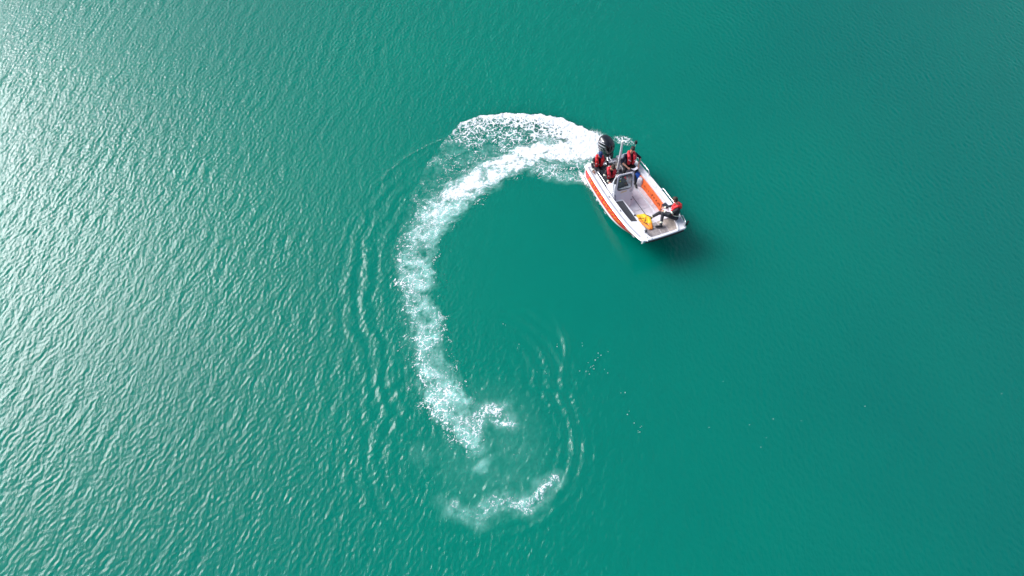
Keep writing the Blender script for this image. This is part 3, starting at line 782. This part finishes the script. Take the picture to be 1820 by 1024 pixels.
sd = MB(); sd.add([(2.09, -.76, .56), (2.02, -.775, .70), pl(0, .55), (1.48, -.72, .87), (1.44, -.76, .56), (2.09, -.80, .56), (2.02, -.81, .70), pl(0, .55) + Vector((0, -.03, 0)), (1.48, -.76, .87), (1.44, -.80, .56)],
                 [(0, 1, 2, 3, 4), (9, 8, 7, 6, 5), (0, 5, 6, 1), (1, 6, 7, 2), (2, 7, 8, 3), (3, 8, 9, 4), (4, 9, 5, 0)]); sd.build('side_wing', M['white'], cons)
# dashboard behind the glass
d_ = MB(); d_.box((1.66, -.37, .885), (.34, .56, .05), rot=(0, .25, 0), bev=.01); da = d_.build('dashboard', M['cowl_grey'], boat)
for yy, xx in ((-.54, 1.66), (-.42, 1.70), (-.28, 1.64), (-.16, 1.68)):
    q = MB(); q.tube([(xx, yy, .905), (xx, yy, .925)], [.042, .038], 16); q.build('gauge', M['screen'], da, True)
q = MB(); q.box((1.74, -.60, .93), (.10, .12, .03), bev=.008); q.build('instrument_cover', M['white'], da)
q = MB(); q.box((1.60, -.34, .935), (.035, .045, .04), bev=.008); q.build('key_tag', M['brass'], da)
sw_ = MB(); c0 = Vector((1.38, -.36, .90)); ax_ = Vector((-.75, 0, .66)).normalized(); e1 = Vector((0, 1, 0)); e2 = ax_.cross(e1)
sw_.tube([c0 + (e1 * math.cos(a) + e2 * math.sin(a)) * .17 for a in [2 * math.pi * k / 24 for k in range(25)]], .014, 8)
for k in range(3):
    a = 2 * math.pi * k / 3 + .5; sw_.tube([c0 - ax_ * .03, c0 + (e1 * math.cos(a) + e2 * math.sin(a)) * .165], .010, 6)
sw_.tube([c0 - ax_ * .14, c0 - ax_ * .01], [.03, .035], 10); sw_.build('steering_wheel', M['rubber'], boat, True)
q = MB(); q.box((1.44, -.02, .84), (.12, .07, .08), bev=.015); q.tube([(1.44, -.0, .88), (1.40, .0, 1.0)], [.012, .02]); q.build('throttle_lever', M['vestp'], boat, True)
# round emblem and a warm reflection painted as a flat patch on the console front
def cf(u, v, off): # lower frame panel
    return pl(u, v, .021 + off)
q = MB(); rr = [[cf(.86 + .060 * s_ * math.cos(a), .07 + .045 * s_ * math.sin(a), .001) for a in [2 * math.pi * k / 20 for k in range(20)]] for s_ in (1, .72)]
q.loft(rr, caps=False); q.build('emblem', M['rubber'], wf)
q = MB(); q.add([cf(.28, .06, .001), cf(.62, .08, .001), cf(.66, .15, .001), cf(.36, .14, .001)], [(0, 1, 2, 3)])
q.build('painted_reflection', mat('pale_yellow_reflection', (.80, .62, .40), .5, var=.3, scale=12), wf)
q = MB(); q.box((2.115, -.62, .50), (.012, .12, .012)); q.build('latch', M['rubber'], cons); q = MB(); q.box((2.20, -.10, .42), (.02, .03, .05)); q.build('latch', M['rubber'], cons)
# mast with all-round light, antenna lamp on the port quarter
q = MB(); q.tube([(.50, .22, .20), (.50, .22, .60), (.585, .14, 1.9)], [.058, .055, .044], 12); ma = q.build('mast', M['white'], boat, True)
q = MB(); q.tube([(.585, .14, 1.9), (.588, .138, 1.93), (.592, .135, 1.99), (.592, .135, 2.01)], [.05, .055, .05, .03], 14); q.build('masthead_light', M['lens'], ma, True)
q = MB(); q.box((.46, .22, .40), (.10, .30, .05), bev=.01); q.tube([(.54, .18, 1.2), (.34, .1, .50)], .012); q.build('mast_brace', M['alu'], ma)
q = MB(); q.tube([(.30, .98, .60), (.30, .99, 1.36)], .014); an_ = q.build('lamp_pole', M['steel'], boat, True)
q = MB(); q.box((.30, .99, 1.44), (.09, .09, .14), bev=.012); q.build('stern_lamp', M['rubber'], an_, True)

# outboard motor
om = bpy.data.objects.new('outboard_motor', None); col.objects.link(om); om.parent = boat
om.location = (-.56, .14, .02); om.scale = (1.0, 1.14, 1.04); om.rotation_euler = (0, R(4), R(14))
def sup(w, l, z, n_=28, e_=2.8, x0=0., nose=0.):
    out = []
    for k in range(n_):
        a = 2 * math.pi * k / n_; c, s_ = math.cos(a), math.sin(a)
        x = l * math.copysign(abs(c) ** (2 / e_), c); y = w * math.copysign(abs(s_) ** (2 / e_), s_)
        y *= 1 - nose * (x / l if x > 0 else 0) * .25
        out.append((x0 + x, y, z))
    return out
q = MB()
prof = [(.60, .17, .28, 0), (.64, .215, .335, 0), (.72, .235, .365, .0), (.84, .245, .375, -.005), (.96, .243, .370, -.01), (1.06, .228, .345, -.02), (1.13, .20, .30, -.035), (1.175, .155, .24, -.05), (1.195, .09, .15, -.06), (1.20, .02, .04, -.06)]
q.loft([sup(w, l, z, x0=x0, nose=.6) for z, w, l, x0 in prof]); q.build('engine_cowl', M['cowl'], om, True)
def cowl_y(x, z):
    w = np.interp(z, [p[0] for p in prof], [p[1] for p in prof]); l = np.interp(z, [p[0] for p in prof], [p[2] for p in prof])
    return w * (1 - min(1, abs(x / l)) ** 2.8) ** (1 / 2.8)
for sg in (-1, 1):
    q = MB()
    for (xa, za, xb, zb, th) in ((-.30, .98, .12, 1.10, .016), (-.33, .86, .20, .98, .020), (-.20, 1.06, .02, 1.145, .012), (-.30, .74, .10, .84, .010)):
        rr = []
        for k in range(13):
            t = k / 12; x = xa + (xb - xa) * t; z = za + (zb - za) * t + .03 * math.sin(math.pi * t)
            tk = th * math.sin(math.pi * (.06 + .9 * t)) + .002
            rr.append([(x, sg * (cowl_y(x, z + k2 * tk) * (1 - .15 * max(0, x) / .37) + .006), z + k2 * tk) for k2 in (-1, 1)])
        q.loft(rr, close=False)
    q.build('cowl_stripe', M['silver'], om, True)
q = MB(); q.loft([sup(.15, .22, .42), sup(.18, .29, .52), sup(.19, .31, .60)]); q.build('lower_cowl', M['cowl_grey'], om, True)
q = MB(); q.loft([sup(.05, .14, -.52), sup(.06, .15, -.2), sup(.09, .18, .2), sup(.12, .20, .42)]); q.loft([sup(.13, .26, -.16, x0=-.05), sup(.13, .26, -.145, x0=-.05)]); q.build('drive_leg', M['cowl'], om, True)
q = MB(); q.tube([(.10, 0, -.46), (-.05, 0, -.46), (-.22, 0, -.46), (-.30, 0, -.46)], [.02, .07, .06, .02], 14); q.build('gearcase', M['cowl'], om, True)
q = MB()
for k in range(3):
    a = 2 * math.pi * k / 3; ca, sa = math.cos(a), math.sin(a); ta = Vector((0, -sa, ca)); ra = Vector((0, ca, sa))
    pts = [Vector((-.27, 0, -.46)) + ra * r_ + ta * w_ + Vector((w_ * .6, 0, 0)) for r_, w_ in ((.04, -.03), (.10, -.07), (.17, -.04), (.18, .02), (.12, .07), (.04, .03))]
    q.loft([[p for p in pts], [p + Vector((-.008, 0, 0)) for p in pts]])
q.build('propeller', M['steel'], om)
q = MB(); q.box((.27, 0, .46), (.20, .26, .22), bev=.02); q.box((.33, .0, .30), (.10, .22, .30), bev=.02); q.tube([(.30, -.16, .58), (.30, .16, .58)], .03); q.build('clamp_bracket', M['cowl_grey'], om, True)
q = MB(); q.box((.20, .05, .60), (.22, .10, .05), bev=.012); q.box((.36, -.06, .58), (.10, .05, .08), bev=.01); q.build('tilt_tube', M['alu'], om, True)

# ------------------------------------------------------------------ people
def cap_mesh(bm, a, b_, ra, rb, seg=12):
    a, b_ = Vector(a), Vector(b_); d = b_ - a
    if d.length < 1e-5: d = Vector((0, 0, 1e-4))
    q_ = d.to_track_quat('Z', 'Y').to_matrix()
    L = d.length; rings = []
    for (z0, r, sgn) in ((0, ra, -1), (L, rb, 1)):
        angs = [R(x) for x in ((-75, -45, -15) if sgn < 0 else (15, 45, 75))]
        for t in angs: rings.append((z0 + r * math.sin(t), r * math.cos(t)))
    vs = [[bm.verts.new(a + q_ @ Vector((r * math.cos(2 * math.pi * k / seg), r * math.sin(2 * math.pi * k / seg), z))) for k in range(seg)] for z, r in rings]
    for i in range(len(vs) - 1):
        for k in range(seg): bm.faces.new((vs[i][k], vs[i][(k + 1) % seg], vs[i + 1][(k + 1) % seg], vs[i + 1][k]))
    lo = bm.verts.new(a + q_ @ Vector((0, 0, -ra))); hi = bm.verts.new(a + q_ @ Vector((0, 0, L + rb)))
    for k in range(seg):
        bm.faces.new((lo, vs[0][(k + 1) % seg], vs[0][k])); bm.faces.new((hi, vs[-1][k], vs[-1][(k + 1) % seg]))
def fused(name, prims, mats, parent, voxel=.008, smooth=4):
    """prims: (a, b, ra, rb, material key); grown together into one continuous surface"""
    bm = bmesh.new()
    for p in prims: cap_mesh(bm, *p[:4])
    me_ = bpy.data.meshes.new(name); bm.to_mesh(me_); bm.free()
    o = bpy.data.objects.new(name, me_); col.objects.link(o)
    rm = o.modifiers.new('r', 'REMESH'); rm.mode = 'VOXEL'; rm.voxel_size = voxel; rm.use_smooth_shade = True
    sm_ = o.modifiers.new('s', 'SMOOTH'); sm_.factor = .5; sm_.iterations = smooth
    dg = bpy.context.evaluated_depsgraph_get()
    me2 = bpy.data.meshes.new_from_object(o.evaluated_get(dg)); me2.name = name
    bpy.data.objects.remove(o); bpy.data.meshes.remove(me_)
    me2.materials.clear()
    keys = []
    for p in prims:
        if p[4] not in keys: keys.append(p[4])
    for k in keys: me2.materials.append(M[k])
    if len(keys) > 1:
        nf = len(me2.polygons); c = np.empty(nf * 3); me2.polygons.foreach_get('center', c); c = c.reshape(-1, 3)
        best = np.full(nf, 1e9); mi = np.zeros(nf, int)
        for p in prims:
            a = np.array(p[0]); b2 = np.array(p[1]); ab = b2 - a; l2 = max(1e-9, ab @ ab)
            t = np.clip((c - a) @ ab / l2, 0, 1); dd = np.linalg.norm(c - a - t[:, None] * ab, axis=1) - (p[2] + (p[3] - p[2]) * t)
            m_ = dd < best; best[m_] = dd[m_]; mi[m_] = keys.index(p[4])
        me2.polygons.foreach_set('material_index', mi.astype(np.int32))
    me2.polygons.foreach_set('use_smooth', [True] * len(me2.polygons))
    return link(name, me2, parent)

def hand(pr, wr, d, n_, side_, curl, key='skin'):
    """palm, four bent fingers of different lengths, thumb from the side. d: towards fingers, n_: out of the back of the hand"""
    d = Vector(d).normalized(); n_ = Vector(n_); n_ = (n_ - d * n_.dot(d)).normalized(); s_ = d.cross(n_) * side_   # s_ towards thumb
    wr = Vector(wr)
    k0 = wr + d * .095
    for o_, l_ in ((.030, .090), (.010, .097), (-.011, .092), (-.030, .082)):
        pr.append((wr + d * .015 + s_ * o_ * .5, wr + d * l_ + s_ * o_, .017, .0125, key))
    for o_, l_ in ((.031, .070), (.010, .080), (-.011, .074), (-.031, .058)):
        a = wr + d * (.09) + s_ * o_
        d1 = (d * math.cos(curl) - n_ * math.sin(curl)); d2 = (d * math.cos(2 * curl) - n_ * math.sin(2 * curl)); d3 = (d * math.cos(2.7 * curl) - n_ * math.sin(2.7 * curl))
        b_ = a + d1 * l_ * .45; c_ = b_ + d2 * l_ * .32; e_ = c_ + d3 * l_ * .23
        pr.append((a, b_, .0105, .0095, key)); pr.append((b_, c_, .0095, .0088, key)); pr.append((c_, e_, .0088, .0078, key))
    t0 = wr + d * .03 + s_ * .022; t1 = t0 + (d * .55 + s_ * .7 - n_ * .25).normalized() * .045; t2 = t1 + (d * .85 + s_ * .15 - n_ * .45).normalized() * .035
    pr.append((t0, t1, .015, .012, key)); pr.append((t1, t2, .0115, .009, key))

def person(label, g):
    """g: joints in boat space (metres)"""
    sh_ = Vector(g.get('shift', (0, 0, 0)))
    for k_ in ('hip', 'neck', 'head', 'elbowL', 'elbowR', 'wristL', 'wristR', 'kneeL', 'kneeR', 'ankleL', 'ankleR'): g[k_] = tuple(Vector(g[k_]) + sh_)
    V = lambda k: Vector(g[k])
    base_p = V('hip').copy(); base_p.z -= .12
    root = bpy.data.objects.new('person', None); col.objects.link(root)
    root.matrix_world = BM @ Matrix.Translation(base_p)
    tag(root, label, 'person', 'crew aboard the rescue boat')
    T = lambda p: Vector(p) - base_p
    J, TR, AR = g['jacket'], g['trousers'], g.get('forearm', g['jacket'])
    hip, neck, head = T(g['hip']), T(g['neck']), T(g['head'])
    face = Vector(g['face']).normalized()
    up = (neck - hip).normalized()
    fw = Vector(g['front']); fw = (fw - up * fw.dot(up)).normalized()
    sd_ = up.cross(fw)                                   # towards the person's left
    pr = []
    bw = g.get('build', 1.0)
    chest = neck - up * .20
    pr.append((hip + sd_ * .09, hip - sd_ * .09, .115 * bw, .115 * bw, TR))
    for s_ in (-1, 1):
        pr.append((hip + sd_ * .05 * s_ + up * .05, chest + sd_ * .075 * s_, .105 * bw, .115 * bw, J))
        pr.append((chest + sd_ * .075 * s_, neck - up * .075 + sd_ * .09 * s_, .115 * bw, .07 * bw, J))
    pr.append((hip + up * .10 + fw * .03, chest + fw * .035, .105 * bw, .095 * bw, J))
    pr.append((neck - up * .07, neck - up * .02, .075, .06, J))
    # arms
    for s_, k in ((1, 'L'), (-1, 'R')):
        sh = neck + sd_ * (.185 * bw) * s_ - up * .085
        el, wr = T(g['elbow' + k]), T(g['wrist' + k])
        pr.append((neck - up * .06 + sd_ * .08 * s_, sh, .065, .072, J))
        pr.append((sh, el, .068, .052, J))
        if g.get('forearm') == 'skin':
            mid_ = sh.lerp(el, .98); pr.append((sh.lerp(el, .55), mid_, .062, .060, J))
            pr.append((el, wr, .046, .030, 'skin'))
        else:
            pr.append((el, wr, .052, .042, J))
            dw = (wr - el).normalized()
            pr.append((wr - dw * .015, wr + dw * .02, .036, .032, 'skin'))
        hd = Vector(g['hand' + k]); hand(pr, wr + (wr - el).normalized() * .01, hd, g.get('back' + k, (0, 0, 1)), -s_, g.get('curl', .5), g.get('handkey', 'skin'))
    # legs
    for s_, k in ((1, 'L'), (-1, 'R')):
        hj = hip + sd_ * .095 * s_
        kn, an = T(g['knee' + k]), T(g['ankle' + k]); toe = Vector(g['toe' + k]).normalized()
        pr.append((hj, hj.lerp(kn, .5), .100, .088, TR)); pr.append((hj.lerp(kn, .5), kn, .088, .068, TR))
        pr.append((kn, kn.lerp(an, .35), .066, .066, TR)); pr.append((kn.lerp(an, .35), an, .066, .052, TR))
        sh_d = (an - kn).normalized()
        pr.append((an, an + sh_d * .05 , .050, .050, 'boot'))
        hl = an + sh_d * .05
        pr.append((hl - toe * .04 + sh_d * .01, hl + toe * .07 + sh_d * .012, .046, .044, 'boot'))
        pr.append((hl + toe * .07 + sh_d * .012, hl + toe * .17 + sh_d * .02, .044, .036, 'boot'))
    # neck and head
    hup = (head - neck).normalized(); hup = (hup - face * hup.dot(face)).normalized(); hs_ = hup.cross(face)
    pr.append((neck - up * .02, head - hup * .05 - face * .015, .058, .054, 'skin'))
    pr.append((head + hup * .035 - face * .02, head + hup * .02 + face * .015, .086, .080, 'skin'))
    pr.append((head + face * .012, head - hup * .065 + face * .038, .074, .046, 'skin'))
    pr.append((head - hup * .07 + face * .055 - hs_ * .012, head - hup * .07 + face * .055 + hs_ * .012, .026, .026, 'skin'))
    pr.append((head + hup * .015 + face * .085, head - hup * .018 + face * .108, .009, .015, 'skin'))
    for s_ in (-1, 1):
        pr.append((head + hs_ * .082 * s_ - face * .01 + hup * .012, head + hs_ * .082 * s_ - face * .006 - hup * .018, .016, .012, 'skin'))
        pr.append((head + hs_ * .03 * s_ + hup * .032 + face * .078, head + hs_ * .05 * s_ + hup * .03 + face * .066, .012, .010, 'skin'))
    fused('body', pr, None, root, .0085, 3)
    for s_ in (-1, 1):
        q = MB(); q.tube([head + hs_ * .033 * s_ + hup * .012 + face * .080, head + hs_ * .033 * s_ + hup * .012 + face * .092], [.011, .006], 8); q.build('eye', M['eye'], root, True)
    q = MB(); q.tube([head - hs_ * .022 - hup * .042 + face * .088, head - hup * .040 + face * .094, head + hs_ * .022 - hup * .042 + face * .088], [.003, .006, .003], 6); q.build('mouth', M['lips'], root, True)
    # hair or cap
    if g.get('cap'):
        hp = [(head + hup * .045 - face * .022, head + hup * .045 + face * .012, .096, .090, 'cap'), (head + hup * .075 - face * .01, head + hup * .085 - face * .01, .080, .070, 'cap')]
        for k in range(-3, 4):
            hp.append((head + hup * .045 + face * .06 + hs_ * .018 * k, head + hup * .040 + face * (.150 - .006 * k * k) + hs_ * .020 * k, .010, .008, 'cap'))
        fused('cap', hp, None, root, .008, 2)
        fused('hair', [(head + hup * .0 - face * .045, head - hup * .03 - face * .045, .068, .06, g['hair'])], None, root, .010, 2)
    else:
        hp = [(head + hup * .060 - face * .030, head + hup * .062 + face * .018, .086, .074, g['hair']),
              (head + hup * .03 - face * .045, head - hup * .02 - face * .050, .078, .062, g['hair'])]
        for s_ in (-1, 1): hp.append((head + hup * .05 + hs_ * .045 * s_ + face * .02, head + hup * .012 + hs_ * .058 * s_ - face * .02, .040, .036, g['hair']))
        hp.append((head + hup * .088 + face * .045 - hs_ * .03, head + hup * .088 + face * .045 + hs_ * .03, .026, .026, g['hair']))
        fused('hair', hp, None, root, .008, 2)
    # life jacket
    vk = g['vest']; lp = []
    wv = .095 * bw
    L_ = g.get('vest_len', .34)
    for s_ in (-1, 1):
        a = neck + fw * (.155 * bw) - up * (L_ + .02) + sd_ * .085 * s_
        b_ = neck + fw * (.160 * bw) - up * .17 + sd_ * .105 * s_
        c_ = neck + fw * (.115 * bw) - up * .05 + sd_ * .115 * s_
        d2 = neck + fw * .01 + up * .015 + sd_ * .118 * s_
        e_ = neck - fw * .085 + up * .00 + sd_ * .07 * s_
        pa = [a, b_, c_, d2, e_]; ra = [.064, .072, .067, .062, .058]
        for i in range(4): lp.append((pa[i], pa[i + 1], ra[i], ra[i + 1], vk))
        off = sd_ * .035 * s_
        lp.append((a + off, b_ + off, .046, .050, vk)); lp.append((b_ + off, c_ + off * 1.1, .050, .046, vk)); lp.append((c_ + off, d2 + off * .6, .046, .044, vk))
    lp.append((neck - fw * .085 + sd_ * .07, neck - fw * .085 - sd_ * .07, .055, .055, vk))
    lp.append((neck - fw * .11 + sd_ * .04 - up * .06, neck - fw * .11 - sd_ * .04 - up * .06, .045, .045, vk))
    lj = fused('life_jacket', lp, None, root, .009, 3)
    # reflective piping on the two lobes
    for s_ in (-1, 1):
        q = MB(); cc = neck + fw * (.222 * bw) - up * .16 + sd_ * .115 * s_
        tv = (sd_ * .85 * s_ + up * .45).normalized(); nvv = tv.cross(fw).normalized()
        for p0 in (0,):
            pts = [cc - tv * .055 - fw * .006, cc, cc + tv * .06 - fw * .022]
            q.loft([[p + nvv * .013 + fw * .003, p - nvv * .013 + fw * .003, p - nvv * .013 - fw * .02, p + nvv * .013 - fw * .02] for p in pts])
        q.build('reflective_piping', M['reflectw'], lj)
    q = MB(); q.tube([neck + fw * .13 * bw - up * (L_ - .03) + sd_ * k for k in (-.03, 0, .03)], [.012, .016, .012], 8); q.build('buckle', M['reflect'] if g.get('band') else M['brass'], lj, True)
    q = MB(); bb = neck - up * (L_ + .02); n_ = 20
    q.loft([[bb + up * dz_ + (sd_ * math.cos(a) * .205 + fw * (.01 + math.sin(a) * .165)) * bw for a in [2 * math.pi * k / n_ for k in range(n_)]] for dz_ in (-.014, .014)], caps=False)
    if g.get('band'):
        q.build('waist_band', M['reflect'], root)
        for k in 'LR':
            el, wr = T(g['elbow' + k]), T(g['wrist' + k]); dd = (wr - el).normalized()
            w2 = MB(); w2.tube([wr - dd * .055, wr - dd * .03, wr - dd * .002, wr + dd * .006], [.050, .051, .048, .044], 12); w2.build('cuff_band', M['reflect'], root, True)
            u = T(g['elbow' + k]); sh = neck + sd_ * (.185 * bw) * (1 if k == 'L' else -1) - up * .085
            w2 = MB(); e2_ = (u - sh).normalized(); p_ = sh.lerp(u, .62); w2.tube([p_ - e2_ * .025, p_ + e2_ * .025], [.068, .066], 12); w2.build('arm_band', M['reflect'], root, True)
            kn, an = T(g['knee' + k]), T(g['ankle' + k]); sdn = (an - kn).normalized(); p_ = kn.lerp(an, .80)
            w2 = MB(); w2.tube([p_ - sdn * .028, p_ + sdn * .028], [.065, .062], 12); w2.build('leg_band', M['reflect'], root, True)
    else:
        q.build('waist_strap', M['blackcloth'], root)
    return root

person('crew member in a blue cap and red life jacket seated at the stern', dict(shift=(-.16, -.03, 0),
    hip=(.28, -.53, .63), neck=(.36, -.53, 1.10), head=(.44, -.55, 1.30), face=(.84, -.22, -.42), front=(1, -.15, 0),
    elbowL=(.52, -.22, .86), wristL=(.78, -.26, .82), handL=(.8, -.3, -.2), elbowR=(.40, -.84, .84), wristR=(.62, -.88, .74), handR=(.9, 0, -.3),
    kneeL=(.72, -.40, .66), kneeR=(.74, -.66, .66), ankleL=(.82, -.40, .30), ankleR=(.84, -.66, .30), toeL=(1, .05, -.1), toeR=(1, -.05, -.1),
    jacket='jacket', trousers='trousers', vest='vest', hair='hairdark', cap=True, band=True, curl=.5, build=1.0))
person('bareheaded helmsman in a red life jacket seated behind the console, looking down', dict(shift=(-.10, -.06, 0),
    hip=(.98, -.37, .65), neck=(1.08, -.39, 1.08), head=(1.20, -.39, 1.27), face=(.80, -.15, -.52), front=(1, 0, 0),
    elbowL=(1.24, -.12, .86), wristL=(1.40, -.22, .98), handL=(.4, -.3, .1), elbowR=(1.16, -.70, .82), wristR=(1.40, -.62, .78), handR=(.9, .25, .0),
    kneeL=(1.36, -.24, .62), kneeR=(1.38, -.56, .62), ankleL=(1.30, -.22, .30), ankleR=(1.34, -.60, .30), toeL=(1, .1, -.05), toeR=(1, -.1, -.05),
    jacket='jacket', trousers='trousers', vest='vestp', hair='hair', band=True, curl=.6, build=.98))
person('bare-armed crew member in navy shirt and red life jacket, holding a white sheet', dict(shift=(-.12, -.02, 0),
    hip=(.66, .66, .66), neck=(.66, .70, 1.18), head=(.70, .71, 1.40), face=(.88, -.36, -.22), front=(1, -.12, 0),
    elbowL=(.78, 1.10, .90), wristL=(1.10, .86, .80), handL=(.7, -.65, -.05), elbowR=(.76, .28, .90), wristR=(1.02, .40, .82), handR=(.75, .55, -.1),
    kneeL=(1.12, .78, .64), kneeR=(.98, .32, .64), ankleL=(1.44, .62, .28), ankleR=(1.20, .16, .28), toeL=(1, -.15, -.05), toeR=(1, -.1, -.05),
    jacket='navy', trousers='blackcloth', vest='vestp', hair='hairdark', forearm='skin', curl=.65, build=1.24))
person('crew member sitting on the gunwale at the bow, red life jacket seen from behind', dict(shift=(0, -.11, 0),
    hip=(3.95, .88, .84), neck=(3.84, .94, 1.31), head=(3.70, .84, 1.50), face=(-.80, -.50, -.30), front=(-.62, -.75, 0),
    elbowL=(3.92, .56, 1.04), wristL=(3.70, .50, 1.02), handL=(-.8, -.4, -.2), elbowR=(3.56, .90, 1.04), wristR=(3.42, .72, .86), handR=(-.5, -.8, -.3),
    kneeL=(3.76, .40, .98), kneeR=(3.53, .42, .80), ankleL=(4.02, .22, .73), ankleR=(3.34, .26, .44), toeL=(-.35, -.9, -.05), toeR=(-.6, -.6, .35),
    jacket='jacket', trousers='trousers', vest='vest', hair='hair', band=True, curl=.6, build=1.0))

# ------------------------------------------------------------------ loose things aboard
def place(o, p, label, cat, group=None):
    tag(o, label, cat, group); return o
def thing_mesh(mb, name, m, p, label, cat, smooth=True, rotz=0):
    o = mb.build(name, m, None, smooth); o.matrix_world = BM @ Matrix.Translation(p) @ Matrix.Rotation(rotz, 4, 'Z')
    return tag(o, label, cat)
# folded sheet of paper held by the port side crew member
q = MB(); rr = []
for i in range(9):
    t = i / 8; yy = -.13 + .26 * t; sag = .045 * (1 - (2 * t - 1) ** 2)
    rr.append([(-.02 + sag * .6, yy, .10 - sag), (.10 + sag * .4, yy, .12 - sag * 1.3), (.10 + sag * .4, yy, .1175 - sag * 1.3), (-.02 + sag * .6, yy, .0975 - sag)])
q.loft(rr); thing_mesh(q, 'paper_sheet', M['paper'], (1.00, .62, .72), 'white sheet of paper held in both hands by the crew member in the navy shirt', 'paper')
def jerry(name_m, cap_m, p, label, rotz=0., h=.36):
    root = bpy.data.objects.new('jerrycan', None); col.objects.link(root); root.matrix_world = BM @ Matrix.Translation(p) @ Matrix.Rotation(rotz, 4, 'Z')
    tag(root, label, 'jerrycan')
    q = MB(); q.loft([sup(.085 * k, .115 * k, z, 24, 4) for z, k in ((0, .9), (.02, 1), (h * .72, 1), (h * .86, .92), (h * .95, .70), (h * .98, .5))]); q.build('container', M[name_m], root, True)
    q = MB(); q.tube(bez([(-.08, 0, h * .88), (-.06, 0, h + .04), (.03, 0, h + .04), (.05, 0, h * .93)]), .014); q.build('handle', M[name_m], root, True)
    q = MB(); q.tube([(.075, 0, h * .85), (.09, 0, h * .98)], .028, 14); q.build('screw_cap', M[cap_m], root, True)
    return root
jerry('jerry', 'rubber', (1.44, .74, .20), 'white plastic jerrycan standing by the orange panel on the port side', .6, .40)
jerry('blue', 'blue', (1.17, .75, .20), 'blue plastic jerrycan half hidden behind the white jerrycan', .3, .42)
# white float beside the console
q = MB(); q.tube([(0, 0, 0), (0, 0, .03), (0, .01, .15), (0, .01, .27), (0, .01, .30)], [.04, .075, .08, .07, .03], 14)
thing_mesh(q, 'fender', M['jerry'], (1.38, -.70, .40), 'small white float beside the console on the starboard side', 'fender')
# dark case on the port side near the bow
q = MB(); q.box((0, 0, .02), (.27, .20, .035), bev=.008)
thing_mesh(q, 'tablet_case', M['screen'], (3.22, .80, .68), 'flat dark grey case beside the knee of the crew member at the bow', 'case', True, .2)
q = MB(); q.box((0, 0, .0), (.07, .10, .05), bev=.015)
# yellow and orange buoyancy vest lying on the floor by the bow deck
vr = bpy.data.objects.new('buoyancy_vest', None); col.objects.link(vr); vr.matrix_world = BM @ Matrix.Translation((3.50, -.27, .50)) @ Matrix.Rotation(R(-8), 4, 'Z') @ Matrix.Rotation(R(-11), 4, 'Y') @ Matrix.Diagonal((1.42, 1.12, 1.0, 1))
tag(vr, 'yellow and orange buoyancy vest lying by the starboard bow deck', 'life vest')
yl = [((-.36, -.02, -.10), (-.30, .16, -.06), .07, .085, 'yellow'), ((-.30, .16, -.06), (-.10, .22, -.02), .085, .09, 'yellow'), ((-.10, .22, -.02), (.14, .14, .03), .09, .085, 'yellow'),
      ((.14, .14, .03), (.34, .06, .06), .08, .065, 'orangefab'), ((-.36, -.02, -.10), (-.16, -.10, -.02), .075, .07, 'yellow'), ((-.16, -.10, -.02), (.10, -.10, .04), .07, .07, 'orangefab'),
      ((.10, -.10, .04), (.34, .0, .06), .07, .06, 'orangefab'), ((-.26, .05, -.10), (.0, .04, -.04), .07, .06, 'yellow')]
fused('vest_panel', yl, None, vr, .012, 4)
for (a, b_) in (((-.14, .14, .075), (.10, -.04, .10)), ((-.02, -.17, .06), (.22, .0, .115)), ((-.10, .06, .06), (-.13, -.15, .055))):
    q = MB(); q.tube([a, Vector(a).lerp(Vector(b_), .5) + Vector((0, 0, .012)), b_], .012, 6); q.build('strap', M['strap'], vr, True)

# ------------------------------------------------------------------ foam flecks drifting on the right
FL = [(2.5, 10.33), (3.04, 10.04), (3.13, 9.96), (2.92, 9.78), (2.85, 9.57), (2.75, 9.53), (2.35, 9.36), (2.58, 9.36), (2.69, 9.25), (2.86, 9.46), (3.32, 9.29), (3.87, 8.57),
      (3.88, 7.79), (4.08, 7.49), (4.27, 7.34), (4.24, 7.18), (6.56, 7.34), (7.05, 7.53), (7.92, 7.43), (8.61, 7.73), (8.75, 7.63), (8.88, 7.34), (9.68, 7.57), (7.81, 6.76), (8.16, 6.67),
      (7.19, 6.71), (8.4, 6.99), (11.42, 8.23), (11.94, 8.08), (16.47, 8.25), (16.72, 8.53), (5.85, 8.59), (7.28, 8.98), (8.48, 11.82), (-0.32, 11.2), (0.25, 10.39), (1.2, 9.27), (1.6, 10.3)]
q = MB()
rs = random.Random(3)
def fleck(x, y, r):
    pts = []
    for k in range(7):
        a = 2 * math.pi * k / 7; rr_ = r * (.6 + .6 * rs.random()); pts.append((x + rr_ * math.cos(a), y + rr_ * math.sin(a)))
    q.loft([[(a, b_, .0) for a, b_ in pts], [(x + (a - x) * .6, y + (b_ - y) * .6, .03) for a, b_ in pts]])
for i_, (x, y) in enumerate(FL):
    if x > 4.5 and i_ % 2: continue
    near_ = x < 4.5
    fleck(x, y, (.015 if near_ else .009) * (.6 + .6 * rs.random()))
    if near_: fleck(x + rs.gauss(0, .18), y + rs.gauss(0, .15), .008)
fk = q.build('foam_flecks', mat('fleck_foam', (.8, .83, .83), .6))
tag(fk, 'tiny white foam flecks scattered over the calm water right of the wake', 'foam', kind='stuff')
